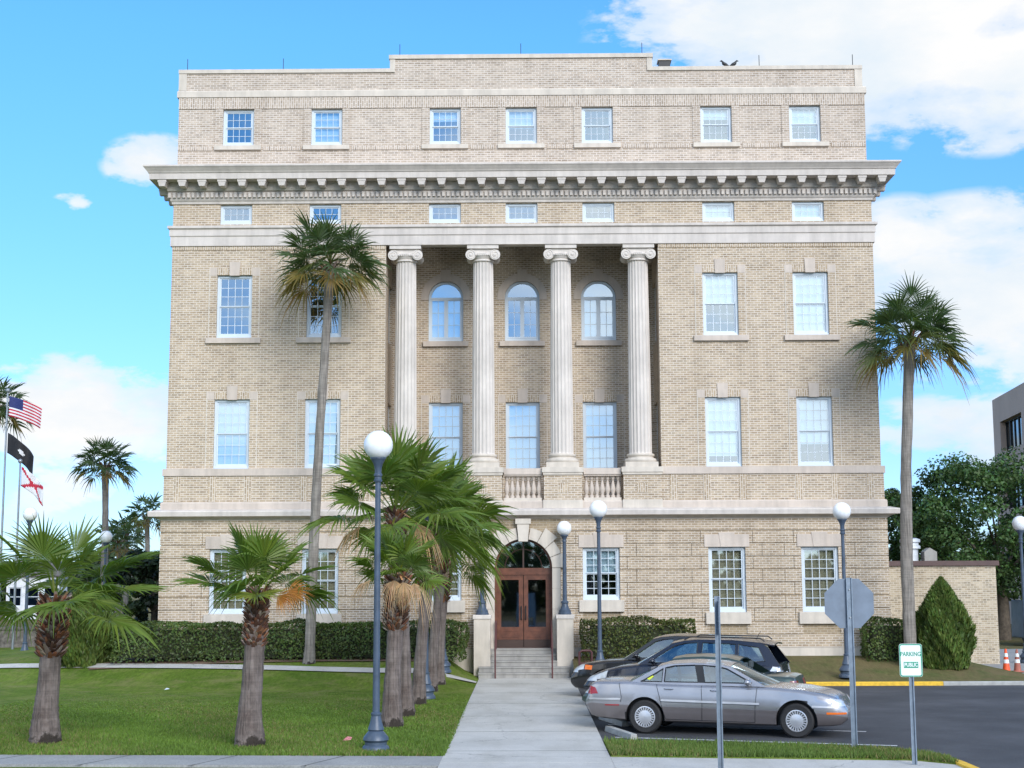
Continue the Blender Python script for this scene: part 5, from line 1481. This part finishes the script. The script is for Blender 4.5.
    # wheels
    for wx in p['wheels']:
        for s in (-1, 1):
            rw = p['rw']; c = (wx-L/2, s*(hw-.125), rw)
            b = MB(); ty = b.lathe([(.215, -.09), (rw-.035, -.10), (rw-.006, -.075), (rw, -.04), (rw, .04), (rw-.006, .075), (rw-.035, .10), (.215, .09)], c, 36, 'y').build('tyre', M['rubber'], t, smooth=35)
            ty.name = 'wheel'
            b = MB(); y = s*.088
            R1 = p.get('rim', .205)
            b.lathe([(R1+.012, y*.6), (R1+.012, y*1.12), (R1-.006, y*1.16), (R1-.014, y*1.0), (R1-.02, y*.4)], c, 36, 'y')
            ns = p.get('slots', 20)
            if ns >= 14:
                b.lathe([(.001, y*1.22), (.05, y*1.20), (R1*.66, y*1.05), (R1*.68, y*.8), (.001, y*.8)], c, 36, 'y')
            else: b.lathe([(.001, y*1.1), (.055, y*1.1), (.06, y*.8), (.001, y*.8)], c, 24, 'y')
            for q in range(ns):
                a = 2*PI*q/ns; d = Vector((math.cos(a), 0, math.sin(a))); sd = Vector((-math.sin(a), 0, math.cos(a)))
                r0_ = R1*.62 if ns >= 14 else .05; w_ = (2*PI*R1*.8/ns*.30) if ns >= 14 else .022
                V_ = []
                for rr, ww in ((r0_, w_*.9), (R1-.01, w_)):
                    for e in (-1, 1):
                        for yy in (y*.9, y*1.06): V_.append(tuple(Vector(c)+d*rr+sd*ww*e+Vector((0, yy, 0))))
                b.add(V_, [(0, 1, 3, 2), (4, 6, 7, 5), (0, 4, 5, 1), (2, 3, 7, 6), (1, 5, 7, 3), (0, 2, 6, 4)])
            b.build('rim', M['alloy'], ty, smooth=30)
            MB().lathe([(.001, y*.5), (R1, y*.5), (R1, y*.3), (.001, y*.3)], c, 24, 'y').build('brake_disc', M['black'], ty)
    # doors, trim, lights
    for s in (-1, 1):
        for pts in p['seams']: line('door_seam', pts, .0055, M['black'], s)
        for (x, z) in p['handles']:
            h, nn = hit((x-L/2, s*3, z), (0, -s, 0))
            if h: MB().tube([h+Vector((-.09, 0, 0)), h+Vector((-.06, s*.03, 0)), h+Vector((.06, s*.03, 0)), h+Vector((.09, 0, 0))], .014, 6).build('door_handle', p.get('handle_mat', p['paint']), body)
        for (q, mt) in p.get('mould', []): patch('side_moulding', q, 'side', mt, s=s, n=(40, 1), lift=.012)
        for (nm, q, mt) in p.get('sidelamps', []): patch(nm, q, 'side', mt, s=s, lift=.008)
        for (nm, q, mt, dx) in p.get('endlamps', []): patch(nm, [(s*a, b_) for a, b_ in q], 'end', mt, dirx=dx, lift=.008)
        mx, mz = p['mirror']; hh = ym(0, 0, mz)
        b = MB().sphere((0, 0, 0), 1, 14); b.v = [(mx-L/2+v[0]*.075, s*(hh+.13)+v[1]*.105, mz+.03+v[2]*.062) for v in b.v]
        b.tube([(mx-L/2, s*(hh-.02), mz-.02), (mx-L/2, s*(hh+.1), mz)], .025, 6); b.build('mirror', p['paint'], body, smooth=60)
    for (nm, q, mt, dx) in p.get('ends', []): patch(nm, q, 'end', mt, dirx=dx, n=(12, 4), lift=.008)
    for bx_ in p.get('boxes', []): MB().box(bx_[0]-L/2, bx_[1]-L/2, *bx_[2:6]).build(bx_[6], bx_[7], body, bevel=.008)
    t.location = p['loc']; t.rotation_euler.z = p['rz']
    return t, body
silver = paint('silver_paint', (.40, .40, .425), .65, .27); lower = paint('lower_asphalt_reflection', (.24, .215, .215), .6, .35)  # dark asphalt reflection put into the colour of the lower body
mould_m = simple('silver_moulding', (.55, .54, .55), .35, .5)
# silver sedan: x measured from the rear bumper
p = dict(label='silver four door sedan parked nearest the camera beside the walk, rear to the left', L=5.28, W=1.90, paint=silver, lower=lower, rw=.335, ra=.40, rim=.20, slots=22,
    wheels=(1.28, 4.32), loc=(3.97, 30.45, -.05), rz=R(-18),
    top=[(0, .70), (.03, .80), (.10, .97), (.25, 1.03), (.9, 1.045), (1.5, 1.01), (3.2, .985), (3.75, .98), (4.4, .935), (4.85, .86), (5.08, .79), (5.18, .72), (5.25, .64), (5.28, .56)],
    bot=[(0, .48), (.05, .36), (.3, .29), (.8, .25), (4.4, .22), (5.0, .24), (5.2, .27), (5.28, .36)],
    wid=[(0, .80), (.05, .88), (.15, .94), (.5, .985), (1.2, 1), (4.0, 1), (4.6, .985), (4.9, .955), (5.08, .91), (5.2, .85), (5.28, .74)],
    gh=dict(zb=.975, zt=1.38, roofw=.64,
        out=[(.93, .975), (1.05, 1.06), (1.5, 1.31), (1.72, 1.375), (2.2, 1.41), (2.75, 1.39), (2.98, 1.345), (3.55, 1.06), (3.72, .975)],
        wins=[[(1.18, 1.035), (1.24, 1.06), (1.48, 1.20), (1.62, 1.29), (1.62, 1.035)], [(1.67, 1.035), (1.67, 1.305), (1.85, 1.345), (2.27, 1.365), (2.36, 1.035)],
              [(2.50, 1.035), (2.42, 1.365), (2.72, 1.345), (2.93, 1.30), (3.44, 1.045), (3.44, 1.035)]],
        fb=(3.70, .99), ft=(2.96, 1.355), rb=(.95, 1.03), rt=(1.55, 1.34), roof=[(1.50, 1.325), (1.72, 1.378), (2.2, 1.408), (2.75, 1.388), (3.0, 1.345)], seats=(1.45, 2.42)),
    seams=[[(1.52, 1.0), (1.60, .70), (1.66, .45), (1.70, .30)], [(2.44, 1.0), (2.46, .6), (2.44, .28)], [(3.56, 1.0), (3.52, .6), (3.50, .28)], [(1.70, .30), (3.50, .28)], [(.75, .99), (.80, .72), (.78, .62)]],
    handles=[(1.78, .90), (2.72, .885)],
    mould=[([(1.62, .655), (3.60, .625), (3.60, .665), (1.62, .695)], mould_m), ([(.10, .655), (.78, .665), (.78, .70), (.10, .69)], mould_m), ([(4.62, .60), (5.10, .585), (5.10, .62), (4.62, .635)], mould_m),
           ([(1.62, .645), (3.60, .615), (3.60, .622), (1.62, .652)], M['black'])],
    sidelamps=[('tail_light', [(.03, .76), (.30, .78), (.24, .90), (.08, .94)], RED), ('headlight', [(4.98, .66), (5.22, .655), (5.16, .735), (4.96, .775)], LENS), ('turn_signal', [(4.90, .47), (5.26, .47), (5.26, .505), (4.90, .51)], AMB), ('side_marker', [(.45, .545), (.75, .55), (.75, .575), (.45, .57)], RED)],
    endlamps=[('tail_light', [(.40, .76), (.88, .76), (.80, .92), (.40, .93)], RED, -1), ('headlight', [(.48, .62), (.86, .62), (.84, .70), (.48, .68)], LENS, 1)],
    ends=[('grille', [(-.40, .55), (.40, .55), (.40, .62), (-.40, .62)], M['chrome'], 1), ('licence_plate', [(-.16, .60), (.16, .60), (.16, .74), (-.16, .74)], wht, -1)],
    mirror=(3.38, 1.03))
car1, body1 = make_car(p)
# lower grey band and door glass sticker
for s in (-1, 1):
    zb = .975; wb = .95*.90; kk = (wb-.95*.64)/(1.38-zb)
    MB().plate([(2.27-2.64, 1.37), (2.42-2.64, 1.37), (2.50-2.64, 1.03), (2.36-2.64, 1.03)], [], -.006, .004, lambda x, y, z: (x, s*(wb-(z-zb)*kk-y), z)).build('centre_pillar_trim', M['black'], body1)
stk = simple('yellow_green_sticker', (.55, .62, .05), .6)
for s in (-1, 1):
    if s == -1:
        zb = .975; wb = .95*.90; kk = (wb-.95*.64)/(1.38-zb)
        MB().plate([(1.28-2.64, 1.10), (1.36-2.64, 1.06), (1.44-2.64, 1.13), (1.40-2.64, 1.165), (1.32-2.64, 1.16)], [], .004, .008, lambda x, y, z: (x, s*(wb-(z-zb)*kk-y), z)).build('window_sticker', stk, body1)
dkg = paint('dark_green_paint', (.055, .085, .075), .5, .3)
p2 = dict(p); p2.pop('lower'); p2.update(label='dark green sedan between the silver car and the dark wagon, tail to the right', L=4.85, W=1.80, paint=dkg, rw=.32, ra=.375, rim=.19, slots=14, wheels=(1.05, 3.72), loc=(3.74, 32.95, -.05), rz=R(162),
    top=[(0, .66), (.03, .80), (.08, .97), (.2, 1.02), (.75, 1.04), (1.4, .99), (3.0, .96), (3.5, .95), (4.1, .86), (4.5, .76), (4.72, .66), (4.85, .52)],
    bot=[(0, .45), (.05, .34), (.3, .27), (4.3, .22), (4.7, .28), (4.85, .40)],
    wid=[(0, .82), (.05, .9), (.3, .97), (1.0, 1), (3.8, 1), (4.3, .96), (4.6, .88), (4.85, .70)],
    gh=dict(zb=.95, zt=1.39, roofw=.64, out=[(.72, .95), (1.30, 1.33), (1.55, 1.385), (2.1, 1.41), (2.55, 1.39), (2.75, 1.35), (3.45, .95)],
        wins=[[(1.12, 1.03), (1.45, 1.27), (1.60, 1.32), (1.60, 1.03)], [(1.65, 1.03), (1.65, 1.33), (2.05, 1.36), (2.12, 1.03)], [(2.24, 1.03), (2.18, 1.36), (2.5, 1.345), (2.70, 1.30), (3.22, 1.03)]],
        fb=(3.44, .965), ft=(2.73, 1.36), rb=(.72, 1.03), rt=(1.36, 1.355), roof=[(1.30, 1.33), (1.55, 1.385), (2.1, 1.41), (2.55, 1.39), (2.78, 1.345)], seats=(1.3, 2.2)),
    seams=[[(1.5, .97), (1.55, .3)], [(2.2, .97), (2.2, .28)], [(3.3, .95), (3.28, .28)]], handles=[(1.7, .87), (2.55, .86)], mould=[],
    sidelamps=[('tail_light', [(.03, .78), (.26, .80), (.20, .92), (.06, .93)], RED), ('headlight', [(4.5, .60), (4.76, .58), (4.70, .66), (4.46, .73)], LENS)],
    endlamps=[('tail_light', [(.42, .76), (.84, .76), (.78, .92), (.42, .92)], RED, -1), ('headlight', [(.45, .58), (.8, .58), (.78, .68), (.45, .66)], LENS, 1)], ends=[('licence_plate', [(-.16, .62), (.16, .62), (.16, .76), (-.16, .76)], wht, -1)], mirror=(3.15, 1.02))
make_car(p2)
blk = paint('near_black_blue_paint', (.012, .016, .030), .3, .22)
gsm = simple('tail_lens_clear', (.62, .62, .64), .15, .2, coat=1)
p3 = dict(p); p3.pop('lower'); p3.update(label='dark blue black crossover wagon with roof rails, nose over the walk, third from the camera', L=4.82, W=1.88, paint=blk, rw=.37, ra=.43, rim=.24, slots=7, wheels=(1.02, 3.82), loc=(3.88, 35.55, -.05), rz=R(162),
    top=[(0, .72), (.02, 1.00), (.10, 1.12), (.5, 1.13), (2.8, 1.08), (3.3, 1.10), (3.9, 1.03), (4.4, .90), (4.68, .76), (4.82, .60)],
    bot=[(0, .45), (.05, .36), (.3, .32), (4.3, .28), (4.7, .32), (4.82, .42)],
    wid=[(0, .84), (.05, .91), (.3, .97), (1.0, 1), (3.8, 1), (4.3, .96), (4.6, .88), (4.82, .72)],
    gh=dict(zb=1.08, zt=1.62, roofw=.66, out=[(.06, 1.08), (.36, 1.50), (.52, 1.60), (1.2, 1.665), (2.0, 1.67), (2.35, 1.64), (2.62, 1.58), (3.42, 1.08)],
        wins=[[(.42, 1.20), (.58, 1.50), (1.05, 1.57), (1.05, 1.14)], [(1.12, 1.14), (1.12, 1.57), (1.90, 1.60), (1.93, 1.13)], [(2.05, 1.13), (2.02, 1.60), (2.34, 1.58), (2.58, 1.51), (3.18, 1.13)]],
        fb=(3.42, 1.09), ft=(2.60, 1.595), rb=(.05, 1.12), rt=(.42, 1.56), roof=[(.22, 1.555), (.52, 1.61), (1.2, 1.665), (2.0, 1.67), (2.35, 1.64), (2.66, 1.57)], seats=(1.1, 2.0)),
    seams=[[(1.10, 1.1), (1.45, .5), (1.5, .34)], [(1.99, 1.1), (2.0, .34)], [(3.15, 1.05), (3.2, .34)]], handles=[(1.35, .98), (2.25, .97)], mould=[], handle_mat=blk,
    sidelamps=[('tail_light', [(.02, .86), (.30, .98), (.22, 1.10), (.06, 1.10)], gsm), ('headlight', [(4.20, .76), (4.66, .68), (4.58, .78), (4.16, .93)], LENS)],
    endlamps=[('tail_light', [(.55, .80), (.88, .84), (.84, 1.08), (.62, 1.06)], gsm, -1), ('headlight', [(.50, .66), (.86, .68), (.84, .82), (.50, .74)], LENS, 1)],
    ends=[('licence_plate', [(-.16, .78), (.16, .78), (.16, .92), (-.16, .92)], wht, -1), ('grille', [(-.42, .52), (.42, .52), (.42, .66), (-.42, .66)], M['black'], 1)], mirror=(3.05, 1.14))
t3, b3 = make_car(p3)
for s in (-1, 1): MB().tube([(.45-2.41, s*.60, 1.64), (.55-2.41, s*.60, 1.715), (2.2-2.41, s*.60, 1.73), (2.35-2.41, s*.60, 1.66)], .018, 6).build('roof_rail', M['black'], b3)
MB().tube([(.75-2.41, 0, 1.66), (.62-2.41, 0, 1.86)], .006, 5).build('antenna', M['black'], b3)
blk2 = paint('black_paint', (.014, .014, .016), .2, .22)
p4 = dict(p3); p4.update(label='black car farthest from the camera, nose over the walk, behind the dark wagon', L=4.75, W=1.84, paint=blk2, loc=(3.64, 38.45, -.05), rz=R(162),
    top=[(0, .72), (.02, .98), (.10, 1.06), (.5, 1.08), (2.8, 1.04), (3.3, 1.04), (3.9, 1.00), (4.4, .92), (4.62, .82), (4.75, .62)],
    wid=[(0, .84), (.05, .91), (.3, .97), (1.0, 1), (3.8, 1), (4.3, .97), (4.55, .92), (4.75, .80)],
    gh=dict(zb=1.04, zt=1.62, roofw=.66, out=[(.06, 1.04), (.36, 1.46), (.52, 1.57), (1.2, 1.63), (2.0, 1.64), (2.35, 1.61), (2.55, 1.56), (3.30, 1.04)],
        wins=[[(.42, 1.16), (.58, 1.47), (1.05, 1.54), (1.05, 1.10)], [(1.12, 1.10), (1.12, 1.54), (1.90, 1.57), (1.93, 1.09)], [(2.05, 1.09), (2.02, 1.57), (2.3, 1.55), (2.50, 1.49), (3.08, 1.09)]],
        fb=(3.30, 1.05), ft=(2.53, 1.57), rb=(.05, 1.07), rt=(.42, 1.53), roof=[(.22, 1.52), (.52, 1.575), (1.2, 1.63), (2.0, 1.64), (2.35, 1.61), (2.58, 1.55)], seats=(1.1, 2.0)),
    bot=[(0, .45), (.05, .34), (.3, .28), (4.3, .26), (4.65, .30), (4.75, .38)], wheels=(1.0, 3.78), mirror=(2.95, 1.12),
    sidelamps=[('tail_light', [(.02, .86), (.26, .92), (.22, 1.02), (.06, 1.03)], RED), ('headlight', [(4.36, .78), (4.66, .74), (4.62, .86), (4.34, .90)], LENS), ('turn_signal', [(4.14, .77), (4.33, .78), (4.32, .89), (4.12, .88)], AMB)],
    endlamps=[('headlight', [(.48, .68), (.84, .70), (.82, .84), (.48, .82)], LENS, 1)],
    ends=[('grille', [(-.42, .56), (.42, .56), (.42, .76), (-.42, .76)], M['black'], 1)])
make_car(p4)
# pieces of one kind on a car: wagon window ribbons of light come from real reflections

# ------------------------------------------------------------ camera, sun, sky
F = 1450.0
cam = bpy.data.cameras.new('camera'); co = bpy.data.objects.new('camera', cam); col.objects.link(co)
cam.sensor_width = 36; cam.lens = F*36/1024; cam.clip_end = 4000; cam.clip_start = .1
yaw = math.atan(13/F); pit = math.atan(194/F); rol = R(.23)
fw = Vector((-math.sin(yaw)*math.cos(pit), math.cos(yaw)*math.cos(pit), math.sin(pit)))
rt = Vector((math.cos(yaw), math.sin(yaw), 0)); up = rt.cross(fw)
r2 = rt*math.cos(rol)-up*math.sin(rol); u2 = up*math.cos(rol)+rt*math.sin(rol)
mtx = Matrix(((r2.x, u2.x, -fw.x, 0), (r2.y, u2.y, -fw.y, 0), (r2.z, u2.z, -fw.z, 3.08), (0, 0, 0, 1)))
co.matrix_world = mtx; scene.camera = co
SE = R(28); SAZ = math.atan2(.42, -.9)      # sun: behind the camera, to the right
sl = bpy.data.lights.new('sun', 'SUN'); sl.energy = SUN; sl.angle = R(30); sl.color = (1, .97, .935)
so = bpy.data.objects.new('sun', sl); col.objects.link(so)
sd = Vector((math.sin(SAZ)*math.cos(SE), math.cos(SAZ)*math.cos(SE), math.sin(SE)))
so.rotation_euler = (-sd).to_track_quat('-Z', 'Y').to_euler(); so.location = (20, -20, 40)
w = bpy.data.worlds.new('World'); scene.world = w; w.use_nodes = True; nt = w.node_tree
bg = nt.nodes['Background']; bg.inputs[1].default_value = SKY
sky = nt.nodes.new('ShaderNodeTexSky'); sky.sky_type = 'NISHITA'; sky.sun_disc = False; sky.sun_elevation = SE; sky.sun_rotation = SAZ
sky.air_density = 1.0; sky.dust_density = .3; sky.ozone_density = 1.4
tc = nt.nodes.new('ShaderNodeTexCoord'); D = tc.outputs['Generated']
def vm(op, a, b_=None):
    n = nt.nodes.new('ShaderNodeVectorMath'); n.operation = op
    for k, v in ((0, a), (1, b_)):
        if v is None: continue
        if isinstance(v, tuple): n.inputs[k].default_value = v
        else: nt.links.new(v, n.inputs[k])
    return n
def mt(op, a, b_=0, clamp=False):
    n = nt.nodes.new('ShaderNodeMath'); n.operation = op; n.use_clamp = clamp
    for k, v in ((0, a), (1, b_)):
        if isinstance(v, (int, float)): n.inputs[k].default_value = v
        else: nt.links.new(v, n.inputs[k])
    return n.outputs[0]
def pixdir(a, b_): return (fw+r2*((a-512)/F)+u2*((384-b_)/F)).normalized()
blobs = [(905, 15, 250, 95, 1.0), (1010, 60, 150, 70, .95), (985, 290, 150, 78, 1.0), (900, 250, 60, 45, .6), (965, 435, 120, 35, .55), (85, 415, 105, 50, 1.0), (155, 165, 44, 26, .6), (60, 490, 140, 30, .35), (700, 25, 90, 30, .35), (75, 203, 18, 10, .45), (250, 470, 150, 40, .4)]
acc = None
for (a, b_, rx, ry, amp) in blobs:
    c = pixdir(a, b_)
    n1 = vm('SUBTRACT', D, tuple(c)); n2 = vm('MULTIPLY', n1.outputs[0], (F/rx, F/rx, F/ry)); ln = vm('LENGTH', n2.outputs[0]).outputs['Value']
    m_ = mt('MULTIPLY', mt('SUBTRACT', 1.25, ln), amp)
    acc = m_ if acc is None else mt('MAXIMUM', acc, m_)
acc = mt('MAXIMUM', acc, 0.0)
# noise clouds out of view, denser and brighter behind the camera as added fill
mp = nt.nodes.new('ShaderNodeMapping'); mp.inputs['Scale'].default_value = (1, 1, 2.2); nt.links.new(D, mp.inputs[0])
nz = noise(nt, mp.outputs[0], 9, 9, .58, .25); nz2 = noise(nt, mp.outputs[0], 26, 6, .6)
back = vm('DOT_PRODUCT', D, tuple(fw)).outputs['Value']
bk = mt('MULTIPLY', mt('SUBTRACT', .80, back), 1.2, True)
gen = mt('MULTIPLY', mt('MULTIPLY', mt('SUBTRACT', noise(nt, mp.outputs[0], 2.6, 8, .58), .45), 7., True), bk, True)
cl = mt('ADD', acc, mt('MULTIPLY', mt('SUBTRACT', nz, .5), 2.3)); cl = mt('ADD', cl, mt('MULTIPLY', mt('SUBTRACT', nz2, .5), .9))
cl = ramp(nt, cl, [(.16, 0), (.36, .75), (.7, 1)])
gate = mt('MULTIPLY', acc, 9., True)
cl = mt('MULTIPLY', cl, gate); cl = mt('MAXIMUM', cl, gen)
shade = ramp(nt, noise(nt, mp.outputs[0], 6, 8, .6), [(.32, (.74, .86, .97)), (.62, (1, 1, 1))])
sz = nt.nodes.new('ShaderNodeSeparateXYZ'); nt.links.new(D, sz.inputs[0])
zr = nt.nodes.new('ShaderNodeMapRange'); nt.links.new(sz.outputs[2], zr.inputs[0]); zr.inputs[1].default_value = .08; zr.inputs[2].default_value = .36
tint = mixc(nt, 1., sky.outputs[0], mixc(nt, zr.outputs[0], (SKYT[0]*.98, SKYT[1]*.68, SKYT[2]*.8), SKYT), 'MULTIPLY')
cbr = nt.nodes.new('ShaderNodeMapRange'); nt.links.new(bk, cbr.inputs[0]); cbr.inputs[3].default_value = CLB; cbr.inputs[4].default_value = CLB*2.2
cloudc = mixc(nt, 1., shade, cbr.outputs[0], 'MULTIPLY')
fin = mixc(nt, cl, tint, cloudc)
nt.links.new(fin, bg.inputs[0])
scene.render.engine = 'CYCLES'
scene.cycles.max_bounces = 6; scene.cycles.transparent_max_bounces = 12; scene.cycles.diffuse_bounces = 3; scene.cycles.glossy_bounces = 3
scene.cycles.caustics_reflective = False; scene.cycles.caustics_refractive = False
vs_ = scene.view_settings; vs_.view_transform = 'Standard'; vs_.look = 'None'; vs_.exposure = EXPO; vs_.gamma = 1; vs_.use_curve_mapping = False
scene.render.resolution_x = 1024; scene.render.resolution_y = 768
